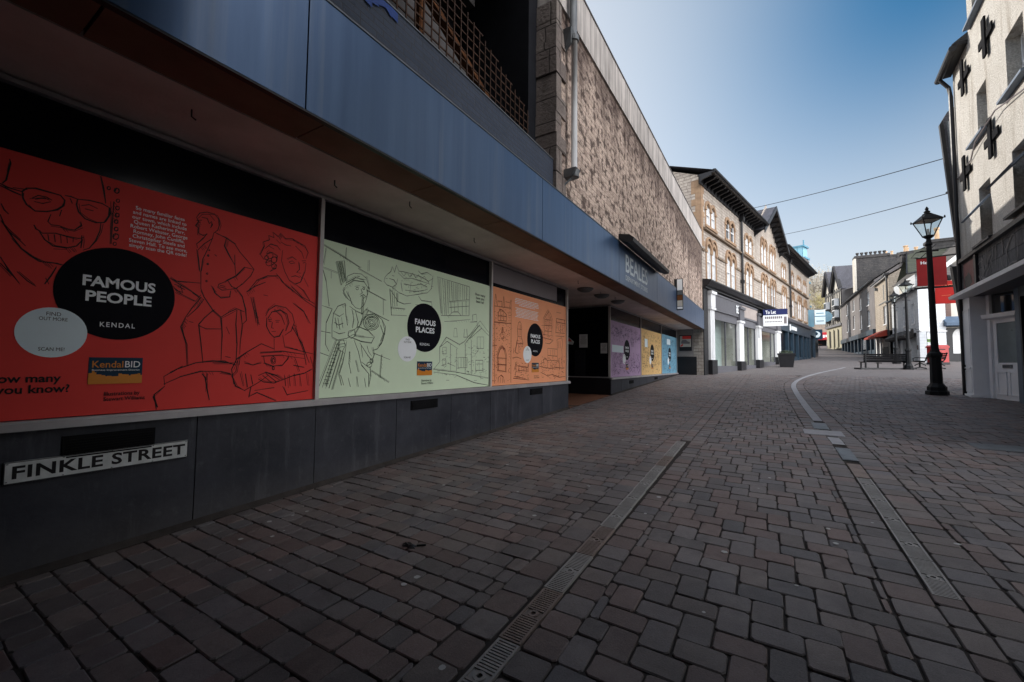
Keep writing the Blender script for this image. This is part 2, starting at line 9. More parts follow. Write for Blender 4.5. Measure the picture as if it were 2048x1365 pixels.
ART_ORANGE="6194,1027 6222,-358|6761,1214 6772,-361|6194,1027 6763,1054|6186,741 6769,759|6111,312 6279,327|6218,1253 6194,1027|6227,1246 6257,1138|6496,1253 6476,1061|6496,1244 6530,1051|6729,1210 6710,1047|6263,1131 6294,1039|6292,1135 6438,1146 6440,1040|6559,1154 6698,1155|6313,784 6311,912 6382,993 6471,979 6594,918 6596,794 6313,784|6397,978 6401,784|6495,965 6499,785|6312,864 6594,876|6447,666 6434,568 6485,572 6471,668 6447,666|6449,569 6376,516 6451,456 6525,522 6449,569|6316,-124 6297,161 6352,274 6454,318 6560,265 6614,152 6607,-160|6345,-124 6326,146 6381,251 6454,294 6530,248 6577,143 6576,-143|6312,98 6609,86|6314,-13 6611,-29|6302,-124 6613,-160|6335,-346 6348,-252 6434,-213 6518,-255 6541,-361|6408,-349 6412,-253|6481,-359 6470,-246|8079,450 8093,988 8197,1096 8325,1207 8457,1123 8562,973 8575,493|8160,608 8156,994 8338,1170 8490,987 8506,629|8243,769 8240,1022|8330,618 8330,1159|8416,782 8414,1059|8158,840 8504,858|8159,724 8505,729|8097,643 8574,633|8077,565 8575,533|8204,456 8397,445 8552,512|8177,977 8481,986|8013,828 8179,841|7993,750 8097,643|8754,1052 9243,1057|8732,968 9243,971|8710,723 9219,736|8711,642 9194,650|8754,1052 8720,723|9192,1052 9184,755|8802,934 8899,756|8994,950 8971,740|9093,938 9084,748|8753,1195 8992,1200|8781,564 9045,620 9095,497 9047,329 9123,-3|8781,564 8807,341|8853,527 8854,363|8948,532 8959,367|8311,344 8807,341 8809,77 8314,81 8311,344|8443,309 8444,191|8576,333 8578,114|8667,316 8668,196|8335,189 8808,178|8104,-7 8103,88 8207,128 8314,52 8316,-84|7941,-8 8104,31|7902,-45 8146,-83 8446,-104 8810,-86 9198,-108|8717,-85 8762,36 8856,77 8928,16 8929,-168|8445,14 8447,-124|8534,34 8558,-144|7983,-177 8275,-258 8536,-243 8906,-311 9250,-298|8903,78 8905,-127|9023,162 9099,-128|8021,68 8023,-83|7030,782 6998,675 7018,522 6986,400 6923,209|7149,792 7168,688 7160,530 7225,411 7208,340|7030,782 7097,831 7149,792|7015,677 7168,679|7017,539 7160,539|7064,767 7068,559|7115,771 7119,562|6970,399 7225,393|6986,434 6923,226 7023,195|7054,368 7056,213|7139,372 7156,338|6873,293 6858,191|6828,106 6991,126 7160,94|6926,23 6962,-130 6931,-248|6992,40 6977,-62|7027,-45 7446,-81|7028,-131 7447,-152|7061,-62 7062,-131|7163,-80 7164,-140|7267,-80 7268,-150|7356,-80 7356,-142|7427,-9 7447,-170|6866,-280 7486,-332|6931,-248 7341,-301|7408,26 7463,-9 7428,-81|6180,-109 6205,-109|6159,-170 6184,-170|6164,134 6185,142|6268,158 6289,167|6285,-23 6306,-15|6172,528 6196,526|6146,66 6148,52|6177,38 6198,46|6210,672 6234,670|6174,-179 6176,-193|6248,215 6250,201|6243,627 6267,624|6273,-207 6298,-208|6221,163 6223,149|6264,530 6289,531|6205,143 6229,139|6137,8 6139,-6|6256,-233 6258,-247|6155,-303 6180,-303|6133,471 6135,457|6213,692 6238,694|6133,-15 6157,-19|6191,-213 6193,-227|6249,402 6270,411|6222,292 6247,289|6200,-300 6202,-314|6209,416 6233,413|6234,256 6259,253|6160,211 6180,220|6266,426 6287,435|6283,-254 6304,-246|6179,66 6181,52|6162,617 6182,627|6163,409 6187,406|6218,385 6242,382|6227,-18 6229,-32|6238,-214 6259,-207|6248,40 6273,40|6207,-316 6232,-321|6142,169 6167,170|6155,-295 6157,-309|6263,106 6287,103|6258,636 6283,633|6271,-65 6296,-70|6226,438 6228,424|6229,-54 6231,-68|6273,546 6297,543|6126,649 6150,646|6242,-305 6268,-306|6226,439 6247,448|6137,498 6161,496|6190,85 6210,93|6207,333 6228,342|6262,-77 6287,-78|6152,335 6154,321|6165,113 6189,109|6276,7 6297,15|6187,-25 6212,-29|6153,346 6177,342|6123,582 6125,568|6259,-49 6280,-41|6282,-277 6303,-270|6163,-320 6183,-313|6171,702 6195,699|6201,-62 6222,-54|6156,364 6181,365|6265,211 6290,212|6158,70 6160,56|6224,-42 6249,-42|6180,468 6205,465|6703,854 6705,839|6669,26 6672,12|6652,561 6654,546|6663,576 6691,578|6699,536 6726,533|6704,-94 6732,-94|6747,224 6774,220|6657,65 6685,66|6698,563 6726,565|6712,975 6739,973|6696,676 6725,679|6680,-166 6683,-181|6660,389 6662,374|6706,8 6735,8|6740,646 6764,656|6636,558 6639,544|6642,441 6670,442|6741,-40 6770,-40|6678,-117 6705,-121|6730,763 6758,766|6748,1029 6776,1032|6755,328 6778,338|6643,319 6645,304|6721,176 6749,177|6710,950 6733,961|6764,-180 6767,-195|6702,128 6729,124|6698,875 6727,878|6698,1031 6726,1034|6731,292 6755,302|6733,227 6761,224|6701,303 6728,300|6757,421 6780,430|6761,246 6790,247|6708,258 6736,254|6669,233 6692,243|6744,819 6772,818|6669,624 6671,609|6723,308 6726,293|6677,-137 6703,-141|6682,-141 6685,-155|6707,772 6730,782|6658,-317 6686,-318|6688,973 6717,976|6748,104 6776,100|6656,697 6679,708|6686,172 6709,181|6661,911 6689,914|6636,955 6664,958|6675,810 6703,813|6715,-292 6718,-307|6707,-161 6734,-166|6631,535 6654,545|6706,367 6729,376|6693,912 6721,910|6643,503 6669,500|6718,913 6747,916|6649,410 6651,395|6738,-169 6740,-183|6680,612 6703,623|6595,456 6597,441|6591,356 6618,357|6525,567 6527,552|6587,516 6613,513|6602,632 6604,617|6462,530 6488,527|6492,432 6518,429|6585,603 6607,613|6428,523 6455,525|6451,365 6473,374|6544,555 6546,540|6342,594 6367,592|6368,448 6390,457|6550,428 6572,438|6606,451 6609,436|6495,415 6522,416|6538,476 6540,461|6484,463 6510,460|6574,561 6576,546|6317,719 6342,717|6545,679 6547,664|6572,515 6574,501|6557,477 6584,479|6430,449 6456,447|6355,416 6381,417|6463,669 6489,667|6275,643 6299,640|6347,717 6369,727|6387,623 6408,633|6479,457 6481,443|6508,462 6511,448|6363,702 6365,688|6591,721 6614,732|6300,446 6326,447|6445,580 6472,582|6611,445 6639,446|6576,456 6598,465|6522,570 6544,579|6598,702 6624,699|6288,476 6309,486|6577,598 6599,608|6361,477 6364,463|6473,629 6475,615|6586,630 6613,632|6331,422 6356,419|6518,584 6544,582|6504,496 6530,493|6469,705 6496,707|6558,729 6581,739|6513,483 6540,485|8297,-236 8346,-244|8110,29 8151,42|8287,-275 8338,-276|8094,-20 8142,-27|8851,-135 8856,-160|9133,-211 9182,-198|9149,81 9206,74|8357,135 8407,129|8193,-101 8196,-124|8122,67 8126,44|8653,-51 8698,-38|8397,-314 8450,-315|8940,-79 8945,-103|8154,-179 8157,-202|8868,-283 8915,-270|8801,-65 8805,-89|8408,-106 8412,-129|8692,79 8745,73|8775,-77 8831,-77|8344,-143 8386,-130|8596,63 8641,77|8320,22 8363,36|8214,-151 8265,-152|8906,-112 8963,-112|8594,-6 8649,-5|8120,122 8161,136|8459,-24 8463,-48|8482,-36 8536,-36|8422,90 8465,104|8445,33 8495,26|8830,-294 8877,-281|8593,-22 8647,-22|8926,71 8930,47|8709,-92 8762,-99|8052,-161 8102,-161|9071,-192 9127,-200|9168,163 9218,178|8284,71 8336,72|8105,-276 8109,-298|8627,-287 8682,-288|8722,31 8768,45|8170,136 8174,114|8265,27 8269,4|8048,-133 8089,-121|9007,-118 9063,-126|8646,107 8650,83|8449,-192 8493,-179|8482,-69 8526,-56|8653,-296 8698,-284|8574,17 8578,-6|9032,-175 9091,-175|8486,-93 8537,-100|8316,-161 8358,-148|8275,-69 8279,-92|8051,-212 8092,-200|8408,-247 8412,-271|8138,39 8142,16|8680,-321 8725,-308|8998,18 9046,33|8563,-127 8608,-113|8230,-33 8233,-56|8922,-209 8926,-233|8484,51 8528,64|8094,-81 8141,-88|8053,-293 8103,-294|8146,-36 8150,-59|8866,90 8924,91|8517,76 8521,52|8864,117 8921,118|8626,-69 8671,-55|8558,-177 8610,-185|8122,-155 8163,-142|9022,-230 9026,-255|8515,-225 8567,-233|9105,50 9154,65|8193,-41 8244,-41|8333,-281 8383,-289|8678,-6 8731,-13|9065,-183 9124,-183|8026,-88 8030,-110|8169,102 8173,79|8844,59 8898,52|8692,-100 8696,-124|8082,83 8129,77|8702,-257 8755,-265|8651,-266 8704,-274|8037,-252 8041,-274|8731,-70 8784,-77|8856,104 8861,80|9174,-135 9179,-160|8043,142 8084,156|8763,-227 8767,-251|8054,26 8103,26|8850,-220 8897,-207|8915,127 8962,142|8517,-73 8561,-59|8345,130 8394,124|8773,-124 8819,-111|8655,-323 8659,-347|8543,138 8595,132|9180,56 9230,70|9004,109 9060,103|8845,30 8899,23|8653,-126 8708,-127|8181,93 8231,94|8844,-274 8890,-262|8642,45 8694,38|8639,-320 8691,-328|8166,24 8170,1|8218,110 8269,111|8469,-313 8473,-337|8585,-282 8637,-290|8059,-58 8100,-45|8807,24 8811,0|9170,27 9220,42|8230,-108 8272,-95|8344,83 8348,60|8550,-232 8601,-240|9134,-75 9192,-82|8675,41 8731,42|7217,-79 7252,-67|7157,32 7160,12|6993,-247 7032,-254|7437,22 7473,34|6976,-275 7016,-276|7132,-228 7171,-234|6883,-246 6921,-253|7428,-226 7469,-233|7057,-183 7090,-171|7018,-230 7021,-250|7075,-34 7108,-22|7031,-105 7070,-112|7035,-256 7075,-257|6994,-49 7027,-37|7297,-53 7337,-59|7038,18 7041,-3|7189,-265 7231,-266|7341,-118 7376,-106|7068,-295 7107,-302|7277,-95 7280,-116|7410,-110 7414,-132|6901,-95 6940,-95|7309,-2 7344,10|7165,-72 7205,-78|7209,-105 7212,-126|7067,-147 7106,-153|7326,-93 7367,-99|7061,-243 7100,-250|7276,10 7280,-11|7210,-216 7250,-223|6921,-180 6960,-181|6926,8 6959,20|6911,-207 6948,-214|7356,-110 7397,-117|7074,-279 7107,-268|6879,-129 6883,-149|7426,-34 7468,-41|7358,-168 7393,-156|7224,-122 7265,-122|7287,-289 7290,-310|7016,-166 7049,-155|7182,2 7224,3|7364,-78 7406,-84|7421,-298 7462,-306|7133,-180 7166,-169|7371,-144 7414,-145|7044,-127 7078,-116|6936,-23 6975,-22|7084,-90 7088,-111|7424,-54 7468,-54|6895,-109 6934,-109|6895,-74 6927,-63|7144,-187 7178,-176|6961,-152 6999,-158|7385,-244 7427,-251|7256,-231 7259,-252|7410,-293 7446,-282|7154,-223 7187,-212|7324,-192 7367,-193|6975,-13 6978,-33|8732,852 8774,855|8960,772 8963,754|8959,758 9001,755|9073,816 9109,829|8960,809 9004,812|9127,856 9170,854|9105,722 9108,703|8847,725 8890,727|8951,861 8955,843|8916,677 8952,689|9172,1023 9217,1027|9102,969 9145,968|8769,831 8812,834|8852,927 8893,925|8992,804 9034,801|8976,966 9020,970|9040,962 9083,960|8980,1038 9022,1037|9072,925 9114,923|8889,778 8932,781|8940,870 8982,867|8944,905 8988,908|8807,944 8848,942|9116,928 9159,926|8720,997 8760,995|9054,944 9057,926|9046,807 9089,804|8941,879 8983,877|9161,772 9165,754|8830,671 8873,674|8385,604 8417,616|8469,583 8509,585|8320,828 8358,826|8174,879 8212,883|8300,602 8339,604|8228,778 8260,790|8304,976 8336,989|8404,970 8407,953|8174,912 8206,925|8307,726 8339,738|8388,924 8426,922|8179,937 8217,941|8456,907 8495,905|8141,490 8144,473|8507,844 8546,842|8379,612 8382,594|8493,876 8496,859|8106,634 8142,631|8340,771 8378,769|8344,576 8382,573|8271,953 8308,951|8171,525 8209,527|8480,803 8519,801|8426,566 8464,562|8101,806 8103,789|8506,817 8547,821|8490,872 8530,875|8161,581 8164,564|8128,563 8158,574|8117,682 8120,665|7116,284 7141,293|7000,449 7029,446|7163,399 7189,409|7059,325 7084,335|7091,384 7120,380|7043,358 7068,368|7026,204 7055,200|6979,454 7009,455|7132,487 7161,484|7116,469 7118,453|7135,414 7160,424|7016,456 7018,440|7091,329 7122,330|7046,449 7075,445|7103,411 7133,408|7082,219 7111,215|7086,502 7117,503|7089,285 7091,270|7073,324 7104,325|7074,255 7076,239|7020,376 7045,385|7173,339 7203,336|6954,214 6956,199|7184,385 7187,369|7179,338 7181,322|6277,923 6302,921|6550,998 6577,1001|6522,1047 6549,1050|6338,986 6363,984|6346,981 6372,984|6227,820 6251,818|6669,949 6671,934|6563,918 6586,928|6419,902 6421,887|6220,887 6222,873|6637,1048 6639,1034|6352,1006 6373,1016|6444,899 6471,902|6650,875 6678,878|6311,910 6336,909|6554,886 6580,884|6429,956 6454,955|6254,869 6278,867|6398,882 6425,885|6311,874 6333,885|6457,831 6479,841|6508,827 6511,813|6458,967 6485,970|6434,962 6461,965|6404,982 6426,993|6439,862 6441,847|6476,1029 6502,1028|6347,864 6349,849|6231,811 6256,814|6198,929 6223,932"

# ------------------------------------------------------------------ ground profile (the street climbs)
GP = [(-60,-3.2),(-10,-1.85),(0,-1.45),(10,-1.045),(25,-.44),(34,-.13),(41,.22),(44,.42),(52,.72),(56,.9),(62.5,1.2),(76,1.85),(88.5,2.6),(98,3.35),(117,4.7),(140,6.2),(190,9),(400,14)]
def G(y):
    for (a,za),(b,zb) in zip(GP,GP[1:]):
        if y<=b: return za+(zb-za)*(y-a)/(b-a)
    return GP[-1][1]

# ------------------------------------------------------------------ object helpers
class Frame:
    """local x runs along a front (left to right seen from the street), local y goes into it"""
    def __init__(s,px,py,deg): s.p=Vector((px,py,0)); s.a=R(deg); s.m=Matrix.Rotation(s.a,3,'Z')
    def w(s,x,y,z): return s.p+s.m@Vector((x,y,z))
W0=Frame(0,0,0)

def thing(name,label,cat,fr=W0,base=(0,0,0),group=None):
    o=bpy.data.objects.new(name,None); COL.objects.link(o); o.empty_display_size=.3
    o.location=fr.w(*base); o.rotation_euler=(0,0,fr.a)
    o['label']=label; o['category']=cat
    if group: o['group']=group
    o['_bx'],o['_by'],o['_bz']=base
    return o
def tag(o,label,cat,group=None):
    o['label']=label; o['category']=cat
    if group: o['group']=group
    return o

class MB:
    def __init__(s): s.v=[]; s.f=[]
    def poly(s,pts):
        n=len(s.v); s.v+= [tuple(p) for p in pts]; s.f.append(tuple(range(n,n+len(pts)))); return s
    def box(s,x0,x1,y0,y1,z0,z1):
        if x0>x1:x0,x1=x1,x0
        if y0>y1:y0,y1=y1,y0
        if z0>z1:z0,z1=z1,z0
        n=len(s.v)
        s.v+=[(x0,y0,z0),(x1,y0,z0),(x1,y1,z0),(x0,y1,z0),(x0,y0,z1),(x1,y0,z1),(x1,y1,z1),(x0,y1,z1)]
        s.f+=[tuple(n+i for i in q) for q in((0,3,2,1),(4,5,6,7),(0,1,5,4),(1,2,6,5),(2,3,7,6),(3,0,4,7))]; return s
    def hexa(s,b,t):
        n=len(s.v); s.v+=[tuple(p) for p in b]+[tuple(p) for p in t]
        s.f+=[tuple(n+i for i in q) for q in((3,2,1,0),(4,5,6,7),(0,1,5,4),(1,2,6,5),(2,3,7,6),(3,0,4,7))]; return s
    def prism(s,pts,vec):
        """extrude a polygon along vec"""
        n=len(s.v); k=len(pts); v=Vector(vec)
        s.v+=[tuple(p) for p in pts]+[tuple(Vector(p)+v) for p in pts]
        s.f.append(tuple(range(n+k-1,n-1,-1))); s.f.append(tuple(range(n+k,n+2*k)))
        for i in range(k): j=(i+1)%k; s.f.append((n+i,n+j,n+k+j,n+k+i))
        return s
    def bar(s,a,b,w,h=None,up=(0,0,1)):
        h=h or w; a=Vector(a);b=Vector(b); d=(b-a).normalized(); u=Vector(up)
        if abs(d.dot(u))>.98: u=Vector((0,1,0))
        r=d.cross(u).normalized()*w/2; u=r.cross(d).normalized()*h/2
        return s.hexa([a-r-u,a+r-u,a+r+u,a-r+u],[b-r-u,b+r-u,b+r+u,b-r+u])
    def tube(s,pts,r,k=8,cap=True):
        pts=[Vector(p) for p in pts]; n=len(s.v)
        for i,p in enumerate(pts):
            d=(pts[min(i+1,len(pts)-1)]-pts[max(i-1,0)]).normalized()
            u=Vector((0,0,1)) if abs(d.z)<.95 else Vector((1,0,0))
            a=d.cross(u).normalized(); b=a.cross(d)
            rr=r[i] if isinstance(r,(list,tuple)) else r
            for j in range(k):
                t=2*math.pi*j/k; s.v.append(tuple(p+a*(rr*math.cos(t))+b*(rr*math.sin(t))))
        for i in range(len(pts)-1):
            for j in range(k):
                q=(j+1)%k; s.f.append((n+i*k+j,n+(i+1)*k+j,n+(i+1)*k+q,n+i*k+q))
        if cap: s.f.append(tuple(range(n+k-1,n-1,-1))); m=n+(len(pts)-1)*k; s.f.append(tuple(range(m,m+k)))
        return s
    def lathe(s,prof,c=(0,0,0),k=12,rot=0):
        n=len(s.v)
        for (r,z) in prof:
            for j in range(k):
                t=2*math.pi*(j+.5)/k+rot; s.v.append((c[0]+r*math.cos(t),c[1]+r*math.sin(t),c[2]+z))
        m=len(prof)
        for i in range(m-1):
            for j in range(k):
                q=(j+1)%k; s.f.append((n+i*k+j,n+i*k+q,n+(i+1)*k+q,n+(i+1)*k+j))
        s.f.append(tuple(range(n+k-1,n-1,-1))); s.f.append(tuple(range(n+(m-1)*k,n+m*k)))
        return s
    def disc(s,cx,cz,r,y,k=40,rz=None):
        return s.poly([(cx+r*math.cos(2*math.pi*i/k),y,cz+(rz or r)*math.sin(2*math.pi*i/k)) for i in range(k)])
    def ribbon(s,pts,w,y):
        """flat stroke in the xz plane at depth y"""
        P=[Vector((p[0],p[1])) for p in pts]
        if len(P)<2: return s
        n=len(s.v)
        for i,p in enumerate(P):
            d=P[min(i+1,len(P)-1)]-P[max(i-1,0)]
            if d.length<1e-6: d=Vector((1,0))
            d.normalize(); q=Vector((-d.y,d.x))*w*.5*(.65 if i in(0,len(P)-1) else 1)
            s.v+= [(p.x+q.x,y,p.y+q.y),(p.x-q.x,y,p.y-q.y)]
        for i in range(len(P)-1): a=n+2*i; s.f.append((a,a+1,a+3,a+2))
        return s
    def text(s,body,x0,x1,z0,z1,y,bold=0,align='CENTER',keep=False,spacing=1.0,line=.95):
        cu=bpy.data.curves.new('lettering','FONT'); cu.body=body; cu.align_x=align; cu.offset=bold; cu.resolution_u=3
        cu.space_character=spacing; cu.space_line=line
        ob=bpy.data.objects.new('lettering',cu); COL.objects.link(ob)
        dg=bpy.context.evaluated_depsgraph_get(); me=bpy.data.meshes.new_from_object(ob.evaluated_get(dg))
        vs=[v.co.copy() for v in me.vertices]; fs=[tuple(p.vertices) for p in me.polygons]
        bpy.data.objects.remove(ob); bpy.data.curves.remove(cu); bpy.data.meshes.remove(me)
        if not vs: return s
        ax=min(v.x for v in vs);bx=max(v.x for v in vs);az=min(v.y for v in vs);bz=max(v.y for v in vs)
        kx=(x1-x0)/(bx-ax); kz=(z1-z0)/(bz-az)
        n=len(s.v)
        s.v+=[(x0+(v.x-ax)*kx,y,z0+(v.y-az)*kz) for v in vs]; s.f+=[tuple(n+i for i in f) for f in fs]
        return s
    def wall(s,x0,x1,z0,z1,y,holes=(),depth=.15,zb=None):
        """front sheet with real openings and their reveals; zb(x) optional sloping foot"""
        xs=sorted({x0,x1,*[h[0] for h in holes],*[h[1] for h in holes]}); zs=sorted({z0,z1,*[h[2] for h in holes],*[h[3] for h in holes]})
        xs=[x for x in xs if x0<=x<=x1]; zs=[z for z in zs if z0<=z<=z1]
        for a,b in zip(xs,xs[1:]):
            for c,d in zip(zs,zs[1:]):
                mx,mz=(a+b)/2,(c+d)/2
                if any(h[0]<mx<h[1] and h[2]<mz<h[3] for h in holes): continue
                s.poly([(a,y,c),(b,y,c),(b,y,d),(a,y,d)])
        for (a,b,c,d) in holes:
            a=max(a,x0);b=min(b,x1);e=y+depth
            s.poly([(a,y,c),(a,e,c),(a,e,d),(a,y,d)]); s.poly([(b,e,c),(b,y,c),(b,y,d),(b,e,d)])
            s.poly([(a,y,d),(a,e,d),(b,e,d),(b,y,d)]); s.poly([(a,e,c),(a,y,c),(b,y,c),(b,e,c)])
        return s
    def arch(s,x0,x1,zs,zt,y,dep,k=8,point=0):
        """plate filling the corners above an arched head between springing zs and zt"""
        cx=(x0+x1)/2; r=(x1-x0)/2
        P=[]
        for i in range(k+1):
            t=math.pi-math.pi*i/k; z=math.sin(t)**(.75 if point else 1)
            P.append((cx+r*math.cos(t),zs+(zt-zs)*.96*z))
        for (a,za),(b,zb) in zip(P,P[1:]):
            s.poly([(a,y,za),(b,y,zb),(b,y,zt),(a,y,zt)]); s.poly([(a,y,za),(a,y+dep,za),(b,y+dep,zb),(b,y,zb)])
        return s
    def hood(s,x0,x1,zs,zt,y,w,dep,k=10):
        cx=(x0+x1)/2; r=(x1-x0)/2; P=[]
        for i in range(k+1):
            t=math.pi-math.pi*i/k; P.append((cx+r*math.cos(t),zs+(zt-zs)*math.sin(t)**.8, cx+(r+w)*math.cos(t),zs+(zt+w-zs)*math.sin(t)**.8))
        for A,B in zip(P,P[1:]):
            s.hexa([(A[0],y-dep,A[1]),(B[0],y-dep,B[1]),(B[0],y,B[1]),(A[0],y,A[1])],[(A[2],y-dep,A[3]),(B[2],y-dep,B[3]),(B[2],y,B[3]),(A[2],y,A[3])])
        return s
    def build(s,name,mat,parent=None,fr=W0,label=None,smooth=False,root=None):
        """parent: a thing (verts in its frame) or another part (same coordinates)"""
        if parent is not None:
            t=root or parent
            while '_bx' not in t.keys(): t=t.parent
            b=(t['_bx'],t['_by'],t['_bz']); v=[(p[0]-b[0],p[1]-b[1],p[2]-b[2]) for p in s.v]
        else: v=s.v
        me=bpy.data.meshes.new(name); me.from_pydata(v,[],s.f); me.materials.append(mat)
        if smooth: me.shade_smooth()
        me.update()
        o=bpy.data.objects.new(name,me); COL.objects.link(o)
        if parent is not None: o.parent=parent
        else: o.location=fr.p; o.rotation_euler=(0,0,fr.a)
        if label: o['label']=label
        return o
def solo(mb,name,mat,label,cat,fr=W0,base=(0,0,0),group=None,smooth=False):
    """a thing that is one mesh, origin at its base"""
    mb.v=[(p[0]-base[0],p[1]-base[1],p[2]-base[2]) for p in mb.v]
    o=mb.build(name,mat,None,fr,smooth=smooth); o.location=fr.w(*base); return tag(o,label,cat,group)
def dup(root,loc,rotz=None,label=None):
    c=root.copy(); COL.objects.link(c); c.location=loc
    if rotz is not None: c.rotation_euler=(0,0,rotz)
    if label: c['label']=label
    for ch in root.children:
        d=ch.copy(); COL.objects.link(d); d.parent=c
        for g in ch.children:
            e=g.copy(); COL.objects.link(e); e.parent=d
    return c
def struct(o): o['kind']='structure'; return o

# ------------------------------------------------------------------ materials
def _new(name):
    m=bpy.data.materials.new(name); m.use_nodes=True; nt=m.node_tree; b=nt.nodes['Principled BSDF']; return m,nt,b
def N(nt,t,**k):
    n=nt.nodes.new(t)
    for a,v in k.items():
        if a in n.inputs.keys(): n.inputs[a].default_value=v
        else: setattr(n,a,v)
    return n
def rgb(c): return (c[0],c[1],c[2],1)
def mixc(nt,fac,a,b,mode='MIX'):
    n=nt.nodes.new('ShaderNodeMix'); n.data_type='RGBA'; n.blend_type=mode
    for sock,v in ((n.inputs[0],fac),(n.inputs[6],a),(n.inputs[7],b)):
        if hasattr(v,'links'): nt.links.new(v,sock)
        else: sock.default_value=v if not isinstance(v,tuple) or len(v)==4 else rgb(v)
    return n.outputs[2]
def ramp(nt,src,p0,p1,c0=(0,0,0),c1=(1,1,1)):
    n=nt.nodes.new('ShaderNodeValToRGB'); e=n.color_ramp.elements; e[0].position=p0;e[1].position=p1;e[0].color=rgb(c0);e[1].color=rgb(c1)
    nt.links.new(src,n.inputs[0]); return n.outputs[0]
def coords(nt,scale=(1,1,1),wallmap=False):
    tc=nt.nodes.new('ShaderNodeTexCoord'); src=tc.outputs['Object']
    if wallmap:  # (x+y, z) so that fronts and side walls both course properly
        sp=nt.nodes.new('ShaderNodeSeparateXYZ'); nt.links.new(src,sp.inputs[0])
        ad=N(nt,'ShaderNodeMath',operation='ADD'); nt.links.new(sp.outputs[0],ad.inputs[0]); nt.links.new(sp.outputs[1],ad.inputs[1])
        cb=nt.nodes.new('ShaderNodeCombineXYZ'); nt.links.new(ad.outputs[0],cb.inputs[0]); nt.links.new(sp.outputs[2],cb.inputs[1]); src=cb.outputs[0]
    mp=nt.nodes.new('ShaderNodeMapping'); mp.inputs['Scale'].default_value=scale; nt.links.new(src,mp.inputs[0]); return mp.outputs[0]
def noise(nt,vec,scale,detail=4,rough=.55,dist=0):
    n=N(nt,'ShaderNodeTexNoise'); n.inputs['Scale'].default_value=scale; n.inputs['Detail'].default_value=detail; n.inputs['Roughness'].default_value=rough; n.inputs['Distortion'].default_value=dist
    nt.links.new(vec,n.inputs['Vector']); return n.outputs['Fac']
def bump(nt,b,h,strength,dist=.02):
    n=N(nt,'ShaderNodeBump'); n.inputs['Strength'].default_value=strength; n.inputs['Distance'].default_value=dist
    nt.links.new(h,n.inputs['Height']); nt.links.new(n.outputs[0],b.inputs['Normal'])
def mat(name,c,rough=.7,spec=.3,metal=0,var=.3,scale=3,c2=None,bmp=.15,bscale=60,streak=0,coat=0):
    m,nt,b=_new(name); v=coords(nt)
    f=noise(nt,v,scale,5,.6)
    d=c2 or tuple(x*(1-var) for x in c)
    col=mixc(nt,ramp(nt,f,.32,.68),d,c)
    if streak:
        f2=noise(nt,coords(nt,(9,9,.5)),1.0,5,.65); col=mixc(nt,ramp(nt,f2,.42,.66),col,mixc(nt,streak,col,tuple(x*.35 for x in c)))
    nt.links.new(col,b.inputs['Base Color']); b.inputs['Roughness'].default_value=rough; b.inputs['Specular IOR Level'].default_value=spec; b.inputs['Metallic'].default_value=metal
    if coat: b.inputs['Coat Weight'].default_value=coat
    rr=noise(nt,v,scale*3,3); mr=N(nt,'ShaderNodeMapRange'); mr.inputs[3].default_value=max(0,rough-.1); mr.inputs[4].default_value=min(1,rough+.12); nt.links.new(rr,mr.inputs[0]); nt.links.new(mr.outputs[0],b.inputs['Roughness'])
    if bmp: bump(nt,b,noise(nt,v,bscale,4,.6),bmp)
    return m
def brickmat(name,c1,c2,mort,bw=.4,bh=.13,ms=.012,dark=(.05,.04,.04),darkamt=.35,bmp=.6,dist=.06,streak=.4,rough=.85,blotch=1.3):
    m,nt,b=_new(name); v=coords(nt,wallmap=True)
    # wobble the coursing
    nz=N(nt,'ShaderNodeTexNoise'); nz.inputs['Scale'].default_value=2.2; nz.inputs['Detail'].default_value=3; nt.links.new(v,nz.inputs['Vector'])
    vm=N(nt,'ShaderNodeVectorMath',operation='MULTIPLY_ADD'); nt.links.new(nz.outputs['Color'],vm.inputs[0]); vm.inputs[1].default_value=(dist*2,dist,0); nt.links.new(v,vm.inputs[2])
    br=N(nt,'ShaderNodeTexBrick'); nt.links.new(vm.outputs[0],br.inputs['Vector']); br.inputs['Scale'].default_value=1; br.inputs['Brick Width'].default_value=bw; br.inputs['Row Height'].default_value=bh
    br.inputs['Mortar Size'].default_value=ms; br.inputs['Mortar Smooth'].default_value=.4; br.inputs['Color1'].default_value=rgb(c1); br.inputs['Color2'].default_value=rgb(c2); br.inputs['Mortar'].default_value=rgb(mort)
    br.offset=.43; br.squash=.7; br.squash_frequency=3
    o=nt.nodes.new('ShaderNodeTexCoord').outputs['Object']
    f=noise(nt,v,blotch*5,6,.7); f3=noise(nt,v,26,3,.6)
    col=mixc(nt,ramp(nt,f,.45,.75),br.outputs['Color'],mixc(nt,darkamt,br.outputs['Color'],dark))
    col=mixc(nt,mixc(nt,.5,ramp(nt,f3,.3,.7),(1,1,1)),mixc(nt,.5,col,dark),col)
    if streak:
        mp=N(nt,'ShaderNodeMapping'); mp.inputs['Scale'].default_value=(1.6,.16,1); nt.links.new(v,mp.inputs[0])
        f2=noise(nt,mp.outputs[0],1.0,5,.6); col=mixc(nt,ramp(nt,f2,.5,.68),col,mixc(nt,streak,col,dark))
    nt.links.new(col,b.inputs['Base Color']); b.inputs['Roughness'].default_value=rough; b.inputs['Specular IOR Level'].default_value=.2
    inv=N(nt,'ShaderNodeMath',operation='MULTIPLY_ADD'); nt.links.new(br.outputs['Fac'],inv.inputs[0]); inv.inputs[1].default_value=-1.2
    nt.links.new(noise(nt,v,20,5,.65),inv.inputs[2]); bump(nt,b,inv.outputs[0],bmp,.03)
    return m
